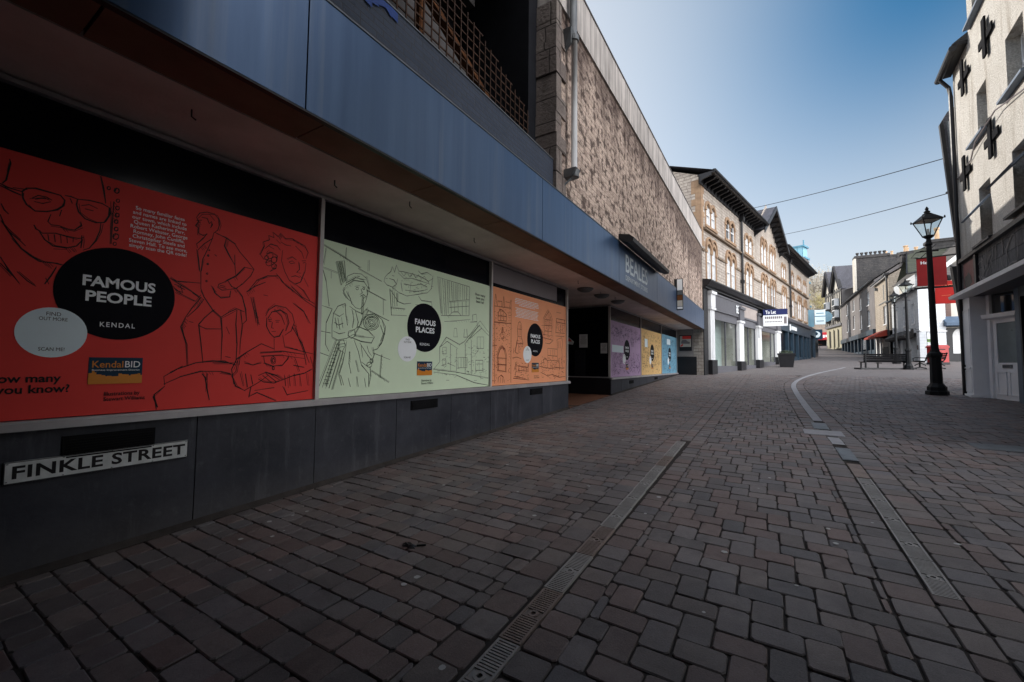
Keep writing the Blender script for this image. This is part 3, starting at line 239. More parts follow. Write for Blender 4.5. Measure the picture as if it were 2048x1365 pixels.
def glassmat(name,c=(.012,.016,.02),rough=.06,spec=.6):
    m,nt,b=_new(name); b.inputs['Base Color'].default_value=rgb(c); b.inputs['Specular IOR Level'].default_value=spec; b.inputs['IOR'].default_value=1.5
    v=coords(nt); f=noise(nt,v,1.2,3); mr=N(nt,'ShaderNodeMapRange'); mr.inputs[3].default_value=rough*.6; mr.inputs[4].default_value=rough*1.8; nt.links.new(f,mr.inputs[0]); nt.links.new(mr.outputs[0],b.inputs['Roughness'])
    return m
def cleargl(name,t=.75):
    m,nt,b=_new(name); out=nt.nodes['Material Output']
    tr=N(nt,'ShaderNodeBsdfTransparent'); tr.inputs[0].default_value=(.85,.9,.9,1); gl=N(nt,'ShaderNodeBsdfGlossy'); gl.inputs['Roughness'].default_value=.05
    fr=N(nt,'ShaderNodeLayerWeight'); fr.inputs[0].default_value=.5
    pw=N(nt,'ShaderNodeMath',operation='POWER'); nt.links.new(fr.outputs['Facing'],pw.inputs[0]); pw.inputs[1].default_value=3.0
    ma=N(nt,'ShaderNodeMath',operation='MULTIPLY_ADD'); nt.links.new(pw.outputs[0],ma.inputs[0]); ma.inputs[1].default_value=.7; ma.inputs[2].default_value=.05
    mx=nt.nodes.new('ShaderNodeMixShader'); nt.links.new(ma.outputs[0],mx.inputs[0]); nt.links.new(tr.outputs[0],mx.inputs[1]); nt.links.new(gl.outputs[0],mx.inputs[2]); nt.links.new(mx.outputs[0],out.inputs[0])
    nt.nodes.remove(b); return m

M={}
M['red']=mat('red_vinyl',(.72,.060,.052),.55,.12,var=.06,bmp=.03)
M['green']=mat('green_vinyl',(.66,.78,.58),.55,.12,var=.05,bmp=.03)
M['orange']=mat('orange_vinyl',(.86,.36,.19),.55,.12,var=.06,bmp=.03)
M['purple']=mat('purple_vinyl',(.52,.36,.55),.55,.12,var=.15,bmp=.03)
M['ochre']=mat('ochre_vinyl',(.75,.50,.22),.55,.12,var=.12,bmp=.03)
M['blue']=mat('blue_vinyl',(.18,.38,.52),.55,.12,var=.2,bmp=.03)
M['ink']=mat('black_ink',(.012,.010,.012),.5,.2,bmp=0)
M['brownink']=mat('brown_ink',(.22,.04,.02),.5,.2,bmp=0)
M['greenink']=mat('green_black_ink',(.055,.085,.055),.5,.2,bmp=0)
M['disc']=mat('black_disc_vinyl',(.006,.006,.010),.6,.06,bmp=0)
M['white']=mat('white_vinyl',(.84,.87,.90),.45,.3,var=.05,bmp=0)
M['navy']=mat('navy_vinyl',(.02,.05,.09),.6,.1,bmp=0)
M['amber']=mat('amber_vinyl',(.62,.22,.02),.45,.3,var=.05,bmp=0)
M['paleblue']=mat('pale_blue_vinyl',(.72,.84,.90),.45,.3,var=.04,bmp=0)
def plinthmat():
    m,nt,b=_new('dark_slate_plinth'); v=coords(nt); f=noise(nt,v,1.6,6,.7); col=mixc(nt,ramp(nt,f,.35,.68),(.016,.018,.026),(.042,.044,.056))
    f2=noise(nt,coords(nt,(5,5,.55)),1.2,6,.7); col=mixc(nt,ramp(nt,f2,.54,.78),col,(.075,.076,.09)); f3=noise(nt,v,9,5,.7); col=mixc(nt,ramp(nt,f3,.58,.75),col,mixc(nt,.3,col,(.10,.10,.11)))
    sp=nt.nodes.new('ShaderNodeSeparateXYZ'); nt.links.new(v,sp.inputs[0]); z1=N(nt,'ShaderNodeMapRange'); z1.inputs[1].default_value=.0; z1.inputs[2].default_value=-.35; z1.inputs[3].default_value=0; z1.inputs[4].default_value=.45; nt.links.new(sp.outputs[2],z1.inputs[0]); ml=N(nt,'ShaderNodeMath',operation='MULTIPLY'); nt.links.new(z1.outputs[0],ml.inputs[0]); nt.links.new(f2,ml.inputs[1]); col=mixc(nt,ml.outputs[0],col,(.14,.125,.11))
    nt.links.new(col,b.inputs['Base Color']); b.inputs['Specular IOR Level'].default_value=.3
    mr=N(nt,'ShaderNodeMapRange'); mr.inputs[3].default_value=.38; mr.inputs[4].default_value=.75; nt.links.new(f,mr.inputs[0]); nt.links.new(mr.outputs[0],b.inputs['Roughness']); bump(nt,b,noise(nt,v,40,4,.6),.12); return m
M['slateplinth']=plinthmat()
M['darkslot']=mat('black_void',(.008,.008,.009),.8,.1,bmp=0)
M['rail']=mat('weathered_aluminium',(.42,.40,.41),.45,.5,metal=.3,var=.25,bmp=.05)
M['post']=mat('cream_window_post',(.55,.52,.50),.5,.4,var=.15,bmp=.03)
M['shopglass']=glassmat('dark_shop_glass',(.004,.005,.008),.16,.10)
M['blind']=mat('grey_roller_blind',(.20,.18,.19),.8,.2,var=.1,bmp=.05)
M['concretesoffit']=mat('stained_soffit_concrete',(.74,.64,.60),.85,.08,var=.35,scale=1.5,c2=(.55,.46,.42),bmp=.2,bscale=30)
M['soffitboard']=mat('brown_soffit_board',(.25,.14,.095),.65,.12,var=.4,scale=1.2,bmp=.12,streak=.0)
M['slateband']=brickmat('blue_slate_upstand',(.055,.07,.105),(.045,.058,.09),(.05,.05,.06),.25,.06,.006,dark=(.03,.035,.05),darkamt=.3,bmp=.25,dist=.01,streak=.3,rough=.6)
def rubble():
    m,nt,b=_new('rubble_stone_wall'); v=coords(nt,wallmap=True)
    nz=N(nt,'ShaderNodeTexNoise'); nz.inputs['Scale'].default_value=3.0; nz.inputs['Detail'].default_value=3; nt.links.new(v,nz.inputs['Vector'])
    vm=N(nt,'ShaderNodeVectorMath',operation='MULTIPLY_ADD'); nt.links.new(nz.outputs['Color'],vm.inputs[0]); vm.inputs[1].default_value=(.05,.035,0); nt.links.new(v,vm.inputs[2])
    br=N(nt,'ShaderNodeTexBrick'); nt.links.new(vm.outputs[0],br.inputs['Vector']); br.inputs['Scale'].default_value=1; br.inputs['Brick Width'].default_value=.30; br.inputs['Row Height'].default_value=.105; br.inputs['Mortar Size'].default_value=.012; br.inputs['Mortar Smooth'].default_value=.5; br.inputs['Bias'].default_value=-.45
    br.inputs['Color1'].default_value=(.74,.585,.49,1); br.inputs['Color2'].default_value=(.26,.18,.15,1); br.inputs['Mortar'].default_value=(.50,.39,.33,1); br.offset=.43; br.squash=.65; br.squash_frequency=3
    col=br.outputs['Color']
    mp=N(nt,'ShaderNodeMapping'); mp.inputs['Scale'].default_value=(4.2,4.4,1); mp.inputs['Rotation'].default_value=(0,0,.35); nt.links.new(v,mp.inputs[0])
    f=noise(nt,mp.outputs[0],1.25,5,.62,.3); col=mixc(nt,ramp(nt,f,.50,.585),col,mixc(nt,.82,col,(.045,.028,.026)))
    g=noise(nt,v,30,4,.7); col=mixc(nt,ramp(nt,g,.36,.6),mixc(nt,.45,col,(.10,.07,.06)),col)
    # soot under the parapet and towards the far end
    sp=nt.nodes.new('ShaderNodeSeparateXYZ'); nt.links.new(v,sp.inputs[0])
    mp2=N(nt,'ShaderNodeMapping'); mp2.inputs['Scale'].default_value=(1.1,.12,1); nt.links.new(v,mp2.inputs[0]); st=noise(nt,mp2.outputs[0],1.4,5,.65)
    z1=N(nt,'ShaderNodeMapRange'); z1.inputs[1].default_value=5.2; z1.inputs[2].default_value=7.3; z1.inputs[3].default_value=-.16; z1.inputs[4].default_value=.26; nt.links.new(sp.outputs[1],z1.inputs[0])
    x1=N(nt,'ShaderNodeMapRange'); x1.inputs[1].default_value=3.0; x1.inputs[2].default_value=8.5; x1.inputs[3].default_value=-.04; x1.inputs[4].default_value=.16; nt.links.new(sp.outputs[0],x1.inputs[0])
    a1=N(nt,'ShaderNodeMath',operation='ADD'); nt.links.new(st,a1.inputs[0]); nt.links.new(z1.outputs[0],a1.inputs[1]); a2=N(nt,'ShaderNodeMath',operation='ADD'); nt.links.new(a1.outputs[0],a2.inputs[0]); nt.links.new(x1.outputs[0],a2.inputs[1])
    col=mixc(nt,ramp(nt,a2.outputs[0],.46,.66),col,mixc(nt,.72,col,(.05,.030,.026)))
    nt.links.new(col,b.inputs['Base Color']); b.inputs['Roughness'].default_value=.9; b.inputs['Specular IOR Level'].default_value=.15
    inv=N(nt,'ShaderNodeMath',operation='MULTIPLY_ADD'); nt.links.new(br.outputs['Fac'],inv.inputs[0]); inv.inputs[1].default_value=-.9; nt.links.new(noise(nt,v,22,4,.6),inv.inputs[2]); bump(nt,b,inv.outputs[0],.7,.025)
    return m
M['stone']=rubble()
M['stonequoin']=brickmat('stone_quoin',(.34,.29,.26),(.27,.22,.20),(.12,.10,.09),.8,.42,.014,dark=(.05,.04,.04),darkamt=.6,bmp=.9,dist=.03,streak=.4,blotch=.7)
M['parapet']=mat('streaked_concrete_parapet',(.62,.57,.54),.85,.2,var=.2,scale=2,bmp=.15,streak=.85)
M['coping']=mat('dark_coping',(.12,.11,.11),.8,.2,bmp=.1)
M['pipe']=mat('grey_painted_pipe',(.62,.62,.63),.5,.35,var=.2,bmp=.05,streak=.2)
M['metal']=mat('old_grey_metal',(.16,.17,.18),.5,.4,metal=.3,var=.4,bmp=.1)
M['darkpaint']=mat('black_paint',(.014,.014,.017),.45,.35,bmp=.04)
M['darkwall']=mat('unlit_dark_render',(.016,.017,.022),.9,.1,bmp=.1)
M['lattice']=mat('brown_trellis_timber',(.07,.036,.022),.8,.2,var=.5,bmp=.1)
M['timber']=mat('orange_brown_timber',(.20,.075,.025),.75,.2,var=.4,bmp=.1)
M['bluecloth']=mat('bright_blue_sheet',(.015,.06,.28),.6,.3,var=.4,bmp=.1)
M['paper']=mat('pale_paper',(.62,.62,.63),.8,.1,var=.08,bmp=0)
M['tile']=brickmat('terracotta_floor_tile',(.20,.085,.045),(.17,.07,.04),(.06,.04,.03),.15,.15,.006,bmp=.2,dist=0,streak=0)
M['cream']=mat('cream_render',(.52,.49,.44),.8,.2,var=.12,bmp=.1)
M['greyrender']=mat('warm_grey_render',(.27,.245,.235),.85,.15,var=.15,bmp=.1)
# fascia: brushed blue-grey panel that mirrors the sky
def fasciamat():
    m,nt,b=_new('blue_grey_fascia_panel'); v=coords(nt,(6,6,.35)); f=noise(nt,v,1.2,5,.6)
    col=mixc(nt,ramp(nt,f,.35,.7),(.038,.080,.165),(.055,.105,.20)); f5=noise(nt,coords(nt,(3.5,3.5,.12)),1.1,5,.65); col=mixc(nt,ramp(nt,f5,.54,.80),col,(.12,.15,.20)); nt.links.new(col,b.inputs['Base Color'])
    b.inputs['Metallic'].default_value=.45; b.inputs['Specular IOR Level'].default_value=.6; b.inputs['IOR'].default_value=1.5
    mr=N(nt,'ShaderNodeMapRange'); mr.inputs[3].default_value=.24; mr.inputs[4].default_value=.42; nt.links.new(noise(nt,v,2,4),mr.inputs[0]); nt.links.new(mr.outputs[0],b.inputs['Roughness'])
    bump(nt,b,noise(nt,coords(nt,(30,30,1)),1,2),.02); return m
M['fascia']=fasciamat()
# ================================================================== GROUND
def sheet(name,xs,ys,dz,m):
    v=[(x,y,G(y)+dz) for y in ys for x in xs]; n=len(xs)
    f=[(j*n+i,j*n+i+1,(j+1)*n+i+1,(j+1)*n+i) for j in range(len(ys)-1) for i in range(n-1)]
    mb=MB(); mb.v=v; mb.f=f; return struct(mb.build(name,m))
M['earth']=mat('dry_earth',(.10,.095,.075),.95,.1,var=.4,scale=.2,bmp=.2)
M['joint']=mat('dark_joint_sand',(.052,.045,.042),.95,.1,var=.4,scale=8,bmp=.2)
def pavshader(name,attr):
    m,nt,b=_new(name); v=coords(nt)
    if attr:
        a=N(nt,'ShaderNodeVertexColor',layer_name='tone'); base=a.outputs['Color']; hgt=None
    else:
        br=N(nt,'ShaderNodeTexBrick'); nt.links.new(v,br.inputs['Vector']); br.inputs['Scale'].default_value=1; br.inputs['Brick Width'].default_value=.24; br.inputs['Row Height'].default_value=.16; br.inputs['Mortar Size'].default_value=.009
        br.inputs['Color1'].default_value=(.165,.140,.135,1); br.inputs['Color2'].default_value=(.190,.168,.168,1); br.inputs['Mortar'].default_value=(.055,.048,.046,1); base=br.outputs['Color']
    f=noise(nt,v,.55,5,.6); col=mixc(nt,ramp(nt,f,.3,.7),mixc(nt,.3,base,(.05,.045,.045)),base)
    f2=noise(nt,v,150,3,.7); col=mixc(nt,ramp(nt,f2,.35,.75),mixc(nt,.35,col,(.03,.027,.027)),mixc(nt,.22,col,(.26,.24,.24)))
    f4=noise(nt,v,14,4,.65); col=mixc(nt,ramp(nt,f4,.42,.75),col,mixc(nt,.3,col,(.05,.042,.04)))
    f6=noise(nt,v,1.7,6,.7); col=mixc(nt,ramp(nt,f6,.52,.72),col,mixc(nt,.30,col,(.27,.24,.225)))
    f7=noise(nt,coords(nt,(1,1,1)),.9,4,.6,1.5); col=mixc(nt,ramp(nt,f7,.58,.66),col,mixc(nt,.35,col,(.04,.036,.036)))
    nt.links.new(col,b.inputs['Base Color'])
    mr=N(nt,'ShaderNodeMapRange'); mr.inputs[3].default_value=.50; mr.inputs[4].default_value=.80; nt.links.new(noise(nt,v,3,4),mr.inputs[0]); nt.links.new(mr.outputs[0],b.inputs['Roughness']); b.inputs['Specular IOR Level'].default_value=.35
    bump(nt,b,noise(nt,v,90,4,.7),.35,.006); return m
M['paver']=pavshader('tumbled_paving_block',True); M['farpaver']=pavshader('far_block_paving',False)
sheet('ground',[-400,-60,-14,20,60,400],[-60,-10,-3,0,10,25,34,41,44,52,56,62.5,76,88.5,98,117,140,190,400],-.05,M['earth'])
sheet('street_bed',[-9,-4,0,4,9,14],[-3,0,2,5,8,10,13,16,20,25],-.011,M['joint'])
sheet('far_street',[-9,-4,0,4,9,14,22],[24.7,25,34,41,44,52,56,62.5,76,88.5,98,117,135],-.004,M['farpaver'])

def channel_x(y):   # centre line of the right-hand channel
    P=[(-3,.83),(6,.83),(8,.82),(9.5,.76),(12,.70),(15,.66),(17.5,.66),(19.2,.73),(21,.92),(23,1.24),(25.5,1.75),(28,2.3),(32,3.3),(36,4.35)]
    for (a,b),(c,d) in zip(P,P[1:]):
        if y<=c: return b+(d-b)*(y-a)/(c-a)
    return P[-1][1]
class Pav:
    def __init__(s): s.v=[];s.f=[];s.c=[];s.rnd=random.Random(3)
    def block(s,x0,x1,y0,y1,gap=.0035,fixed=None):
        r=s.rnd
        if x1-x0<.022 or y1-y0<.022: return
        g=gap; x0+=g;x1-=g;y0+=g;y1-=g
        cx,cy=(x0+x1)/2,(y0+y1)/2; hx,hy=(x1-x0)/2,(y1-y0)/2
        a=r.gauss(0,.014); ca,sa=math.cos(a),math.sin(a); jx,jy=r.gauss(0,.0025),r.gauss(0,.0025)
        dz=r.gauss(0,.0022); tx,ty=r.gauss(0,.010),r.gauss(0,.010)
        u=r.random()
        if u<.42: c=(.112,.097,.096)
        elif u<.72: c=(.126,.088,.080)
        elif u<.88: c=(.130,.106,.098)
        else: c=(.095,.088,.093)
        k=r.uniform(.72,1.22)*1.55; c=tuple(q*k for q in c)
        n=len(s.v)
        for (ins,z,cut) in ((.005,0,.013),(.0,-.006,.016),(-.001,-.03,.020)):
            X,Y=hx-ins,hy-ins
            for (px,py) in ((X-cut,-Y),(X,-Y+cut),(X,Y-cut),(X-cut,Y),(-X+cut,Y),(-X,Y-cut),(-X,-Y+cut),(-X+cut,-Y)):
                wx=cx+jx+px*ca-py*sa+r.gauss(0,.0012); wy=cy+jy+px*sa+py*ca+r.gauss(0,.0012)
                s.v.append((wx,wy,G(wy)+z+dz+px*tx+py*ty)); s.c.append(c if z==0 else tuple(q*.72 for q in c))
        s.f.append(tuple(range(n,n+8)))
        for l in (0,8):
            for i in range(8):
                j=(i+1)%8; s.f.append((n+l+8+i,n+l+8+j,n+l+j,n+l+i))
    def herring(s,x0,x1,y0,y1,inside,L=.235,W=.155):
        K=int((x1-x0+y1-y0)/W)+60
        for i in range(-K,K):
            for j in range(-K,K):
                ox=i*W+j*L; oy=i*W-j*L
                ox+=x0; oy+=(y0+y1)/2
                for (a,b,c,d) in ((ox,ox+L,oy,oy+W),(ox+L,ox+L+W,oy+W-L,oy+W)):
                    if b<x0 or a>x1 or d<y0 or c>y1: continue
                    yy=(c+d)/2; lo,hi=inside(yy)
                    a2,b2=max(a,lo),min(b,hi); c2,d2=max(c,y0),min(d,y1)
                    s.block(a2,b2,c2,d2)
    def courses(s,x0,x1,y0,y1):
        y=y0
        while y<y1:
            h=s.rnd.choice((.15,.16,.16,.17)); x=x0-s.rnd.uniform(0,.2)
            while x<x1:
                w=s.rnd.choice((.13,.16,.20,.24,.24)); s.block(max(x,x0),min(x+w,x1),y,y+h); x+=w
            y+=h
    def soldier(s,xa,w,y0,y1,l=.17):
        y=y0
        while y<y1:
            q=l*s.rnd.uniform(.92,1.1); x=xa(y+q/2); s.block(x,x+w,y,y+q); y+=q
pv=Pav()
pv.courses(-4.16,-1.42,.2,24.75)
pv.courses(-7.2,-4.2,9.5,9.6)
pv.soldier(lambda y:-1.42,.20,.2,24.7,.20); pv.soldier(lambda y:-1.065,.19,.2,24.7,.18)
pv.soldier(lambda y:-1.218,.15,7.0,24.7,.2)
pv.herring(-.875,1,.3,24.7,lambda y:(-.875,channel_x(y)-.29))
pv.soldier(lambda y:channel_x(y)-.285,.21,.6,24.7,.19); pv.soldier(lambda y:channel_x(y)+.075,.23,.6,24.7,.19)
pv.soldier(lambda y:channel_x(y)-.072,.145,.6,3.38,.2)
pv.herring(1.0,9.0,.6,24.7,lambda y:(channel_x(y)+.31,4.35+.07*y if y<16.8 else 9.0))
me=bpy.data.meshes.new('paving'); me.from_pydata(pv.v,[],pv.f); me.materials.append(M['paver'])
at=me.color_attributes.new('tone','FLOAT_COLOR','POINT'); at.data.foreach_set('color',[q for c in pv.c for q in (*c,1)])
o=bpy.data.objects.new('paving',me); COL.objects.link(o); struct(o)

# --- drain gratings: half-metre cast pieces with slots
def grating_mesh(L=.5,w=.125):
    mb=MB(); mb.box(-w/2,w/2,0,L,-.02,-.004)
    for s in (-1,1): mb.box(s*w/2-s*.012,s*w/2,.002,L-.002,-.004,.004)
    n=26
    for i in range(n+1):
        y=.004+(L-.018)*i/n
        if abs(y+.006-L/2)<.024: continue
        mb.box(-w/2+.012,w/2-.012,y,y+.0115,-.004,.003)
    mb.lathe([(.03,-.004),(.03,.0032),(.014,.0032),(.014,-.004)],(0,L/2,0),14); mb.box(-w/2+.012,w/2-.012,.002,.012,-.004,.0035); mb.box(-w/2+.012,w/2-.012,L-.012,L-.002,-.004,.0035)
    return mb
M['grate']=mat('worn_cast_iron',(.30,.285,.275),.6,.35,metal=.1,var=.3,scale=5,bmp=.15)
M['rust']=mat('rusty_cast_iron',(.23,.18,.16),.7,.3,var=.35,scale=8,bmp=.25)
M['paleconc']=mat('pale_channel_concrete',(.30,.30,.32),.7,.3,var=.2,scale=6,bmp=.1)
proto={}
def grate(x,y,rust,L=.5,w=.125,label='',group=''):
    key=(rust,L,w)
    if key not in proto:
        mb=grating_mesh(L,w); o=mb.build('drain_grating',M['rust' if rust else 'grate']); proto[key]=o
    else:
        o=proto[key].copy(); COL.objects.link(o)
    o.location=(x,y,G(y)+.001); o.rotation_euler=(math.atan2(G(y+L)-G(y),L),0,0); return tag(o,label,'drain grating',group)
y=.82
for i in range(12):
    ru=i in (2,4,9)
    grate(-1.12-(y-.8)*.012,y,ru,label='rust-brown slotted grating set in the straight left-hand drain line' if ru else 'grey slotted metal grating set in the straight left-hand drain line',group='gratings of the left drain line'); y+=.506
y=3.4
for i in range(5):
    grate(.83,y,False,label='grey slotted metal grating in the drain line right of centre',group='gratings of the right drain line'); y+=.506
mb=MB(); mb.box(.765,.895,0,.62,-.01,.004)
o=mb.build('drain_cover',M['rust']); o.location=(0,5.95,G(5.95)); o.rotation_euler=(math.atan(.0405),0,0); tag(o,'brown solid cover at the end of the right-hand slotted gratings','drain cover')
def strip(y0,y1,w,m,name,label,cat,off=0):
    mb=MB(); ys=[y0+(y1-y0)*i/40 for i in range(41)]
    for a,b in zip(ys,ys[1:]):
        mb.poly([(channel_x(a)-w/2+off,a,G(a)+.003),(channel_x(a)+w/2+off,a,G(a)+.003),(channel_x(b)+w/2+off,b,G(b)+.003),(channel_x(b)-w/2+off,b,G(b)+.003)])
    return tag(mb.build(name,m),label,cat)
strip(9.95,35.5,.15,M['paleconc'],'drainage_channel','pale curved concrete drainage strip bending away to the right up the street','drain channel')
strip(7.75,8.3,.15,M['paleconc'],'channel_slab','short pale slab between the drain covers right of centre','slab')
def lid(x0,x1,y0,y1,m,label):
    mb=MB(); mb.box(x0,x1,0,y1-y0,-.01,.006); mb.box(x0+.02,x1-.02,.02,y1-y0-.02,.006,.0085)
    o=mb.build('manhole_cover',m); o.location=(0,y0,G(y0)); o.rotation_euler=(math.atan(.0405),0,0); return tag(o,label,'manhole cover')
lid(.75,.91,6.75,7.5,M['metal'],'dark iron access cover just beyond the brown drain cover'); lid(.45,.98,8.42,8.9,M['paleconc'],'wide pale rectangular lid crossing the right-hand drain line'); lid(.62,.84,9.0,9.7,M['metal'],'dark narrow iron lid before the long pale drain strip')
lid(2.4,3.1,8.3,8.75,M['metal'],'flat grey utility cover in the paving left of the black shop window')
# gum spots, scraps
mb=MB(); rr=random.Random(11)
for i in range(120):
    x=rr.uniform(-3.9,3.6); yy=1.5+rr.random()**1.5*14; q=rr.uniform(.010,.024); 
    mb.poly([(x+q*math.cos(t)*rr.uniform(.7,1.1),yy+q*math.sin(t)*rr.uniform(.7,1.1),G(yy)+.006) for t in [i2*math.pi/4 for i2 in range(8)]])
M['gum']=mat('old_chewing_gum',(.45,.45,.44),.8,.2,bmp=0)
o=mb.build('gum_spots',M['gum']); o['kind']='stuff'; tag(o,'pale trodden chewing gum spots scattered over the paving','gum spots')
def blot(name,cx,cy,s,m,label,cat,seed):
    r=random.Random(seed); mb=MB(); n=16; top=[]; bot=[]
    for i in range(n):
        t=2*math.pi*i/n; q=s*r.uniform(.5,1.2); bot.append((cx+q*math.cos(t)*1.4,cy+q*math.sin(t)*.7,G(cy)+.004)); top.append((cx+q*.5*math.cos(t)*1.4,cy+q*.5*math.sin(t)*.7,G(cy)+.015+r.uniform(0,.01)))
    mb.poly(top)
    for i in range(n): j=(i+1)%n; mb.poly([bot[i],bot[j],top[j],top[i]])
    mb.bar((cx+s,cy+.02,G(cy)+.012),(cx+s*2.1,cy+.05,G(cy)+.02),.012)
    return tag(mb.build(name,m),label,cat)
blot('wet_leaf',-2.30,2.31,.055,M['darkpaint'],'black crumpled leaf lying on the paving near the dark plinth','leaf',3)

# ================================================================== DEPARTMENT STORE (left)
ST=Frame(0,0,90)       # local x = up the street, local y = distance left of the street axis
B=thing('department_store','long department store with dark plinth, deep canopy and rubble stone upper wall','department store',ST,(10,4.2,-1.05))
YP=4.2
def plinth(x0,x1,front=4.17):
    mb=MB(); mb.box(x0+.004,x1-.004,front,front+.14,G(x0)-.3,-.47); return mb.build('plinth_panel',M['slateplinth'],B)
J=[-3,-1.5,-.55,.55,1.66,2.755,3.90,5.0,6.06,7.0,8.0,9.37]
for a,b in zip(J,J[1:]): plinth(a,b)
J2=[12.56,13.6,14.7,15.8,16.9,18,19.2,20.4,21.6,22.5,23.38]
for a,b in zip(J2,J2[1:]): plinth(a,b)
for (x0,x1,z0,z1) in ((.86,1.37,-.69,-.53),(4.15,4.68,-.645,-.52),(7.47,7.99,-.635,-.515),(14.5,15.0,-.66,-.55),(18.2,18.7,-.62,-.52),(21.6,22.0,-.62,-.52)):
    mb=MB(); mb.box(x0,x1,4.155,4.172,z0,z1)
    for i in range(7): mb.box(x0+.02,x1-.02,4.148,4.156,z0+.01+(z1-z0-.03)*i/7,z0+.02+(z1-z0-.03)*i/7)
    v=mb.build('vent',M['darkslot'],B)
mb=MB()
for (a,b) in ((-3,9.40),(12.54,23.4)): mb.box(a,b,4.125,4.23,-.468,-.418); mb.box(a,b,4.15,4.19,-.418,-.405)
mb.build('window_sill',M['rail'],B)
mb=MB()
for (a,b) in ((-3,9.38),(12.55,23.4)): mb.prism([(a,4.168,G(a)+.045),(a,4.12,G(a)+.004),(a,4.17,G(a)-.02)],(b-a,0,G(b)-G(a)))
mb.build('plinth_fillet',M['joint'],B)
# glazing behind the posters
for (a,b) in ((-3,-.56),(-.54,2.735),(2.775,6.04),(6.08,9.285)):
    MB().box(a,b,4.215,4.24,-.405,1.80).build('window_pane',M['shopglass'],B)
for (a,b) in ((12.57,16.14),(16.17,19.70),(19.73,23.36)):
    MB().box(a,b,4.215,4.24,-.405,1.80).build('window_pane',M['shopglass'],B)
for x in (-.55,2.755,6.06,9.305): MB().box(x-.022,x+.022,4.16,4.25,-.405,1.80).build('window_mullion',M['post'],B)
for x in (12.555,16.155,19.715,23.38): MB().box(x-.015,x+.015,4.18,4.25,-.405,1.80).build('window_mullion',M['post'],B)
MB().box(6.09,8.78,4.203,4.212,1.45,1.79).build('roller_blind',M['blind'],B,label='grey roller blind half down above the orange poster')
mb=MB()
for (a,b) in ((-3,9.33),(12.53,23.4)): mb.box(a,b,4.16,4.26,1.80,1.835)
mb.box(12.50,12.53,4.26,7.5,1.80,1.835)
mb.build('window_head_rail',M['rail'],B)
# canopy
mb=MB(); mb.box(-3,23.4,3.335,8.0,1.852,2.05); mb.build('soffit',M['concretesoffit'],B)
jj=[-3,-1.9,-.63,.65,1.92,3.20,4.47,5.74,7.02,8.29,9.56,10.83,12.1,13.4,14.7,15.9,17.2,18.5,19.8,21,22.2,23.3]
for a,b in zip(jj,jj[1:]):
    d=random.uniform(0,.012); MB().hexa([(a+.008,2.895,1.842+d),(b-.008,2.895,1.842),(b-.008,3.30,1.842),(a+.008,3.30,1.842+d)],[(a+.008,2.895,1.87),(b-.008,2.895,1.87),(b-.008,3.30,1.87),(a+.008,3.30,1.87)]).build('soffit_board',M['soffitboard'],B)
MB().box(-3,23.3,2.87,3.36,1.90,2.0).build('canopy_beam',M['darkslot'],B)
ff=[-3,1.72,5.45,9.17,12.89,16.6,20.3,23.28]
for a,b in zip(ff,ff[1:]):
    mb=MB(); mb.box(a+.006,b-.006,2.85,2.88,1.84,2.775); mb.build('fascia_panel',M['fascia'],B)
MB().box(-3,23.28,2.842,2.95,2.775,2.79).build('fascia_capping',M['metal'],B)
MB().box(-3,23.28,2.853,2.9,1.825,1.842).build('fascia_trim',M['darkpaint'],B)
MB().box(23.26,23.285,2.88,4.2,1.84,2.775).build('fascia_panel',M['fascia'],B)
MB().box(-3,6.05,2.95,3.12,2.79,3.32).build('upstand',M['slateband'],B)
MB().box(-3,6.04,2.94,3.14,3.32,3.335).build('upstand_capping',M['metal'],B)
# recess over the canopy
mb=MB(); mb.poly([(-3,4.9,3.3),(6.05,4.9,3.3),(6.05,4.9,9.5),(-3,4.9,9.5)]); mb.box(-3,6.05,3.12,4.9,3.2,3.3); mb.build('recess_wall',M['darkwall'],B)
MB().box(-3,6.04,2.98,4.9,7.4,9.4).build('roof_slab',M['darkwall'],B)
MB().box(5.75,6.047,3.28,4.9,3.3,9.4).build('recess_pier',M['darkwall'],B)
# trellis
mb=MB()
for i in range(40):
    x=.5+i*.123; t=3.35+(.95 if x<3.6 else .95-.5*(x-3.6)/1.7)
    mb.bar((x,3.03,3.33),(x,3.03,t),.016,.010)
for k in range(9):
    z=3.39+k*.112; xe=5.35 if z<3.8 else 5.35-(z-3.8)*3.2
    mb.bar((.45,3.042,z),(xe,3.042,z),.016,.010,up=(0,1,0))
mb.build('trellis',M['lattice'],B)
mb=MB()
for (x,h) in ((.9,1.1),(1.6,1.2),(2.35,1.25),(3.1,1.0)): MB().box(x-.04,x+.04,3.07,3.13,3.335,3.335+h).build('trellis_post',M['timber'],B)
mb.bar((2.3,3.2,4.6),(4.6,3.2,3.5),.10,.06)
mb.build('timber_brace',M['timber'],B)
mb=MB(); mb.prism([(1.6,3.5,3.3),(1.6,3.5,5.0),(2.9,3.5,4.9),(4.9,3.5,3.9),(5.2,3.5,3.3)],(0,.15,0)); mb.build('inner_wall',M['coping'],B)
mb=MB(); rr=random.Random(2); P=[]
for i in range(9): P.append((2.05+i*.075,2.945,3.315-.02*rr.random(),))
for a,b in zip(P,P[1:]): l1,l2=rr.uniform(.05,.17),rr.uniform(.05,.17); mb.poly([(a[0],2.938,a[2]),(b[0],2.938,b[2]),(b[0],2.936,b[2]-l2),(a[0],2.936,a[2]-l1)])
mb.build('blue_sheet',M['bluecloth'],B)
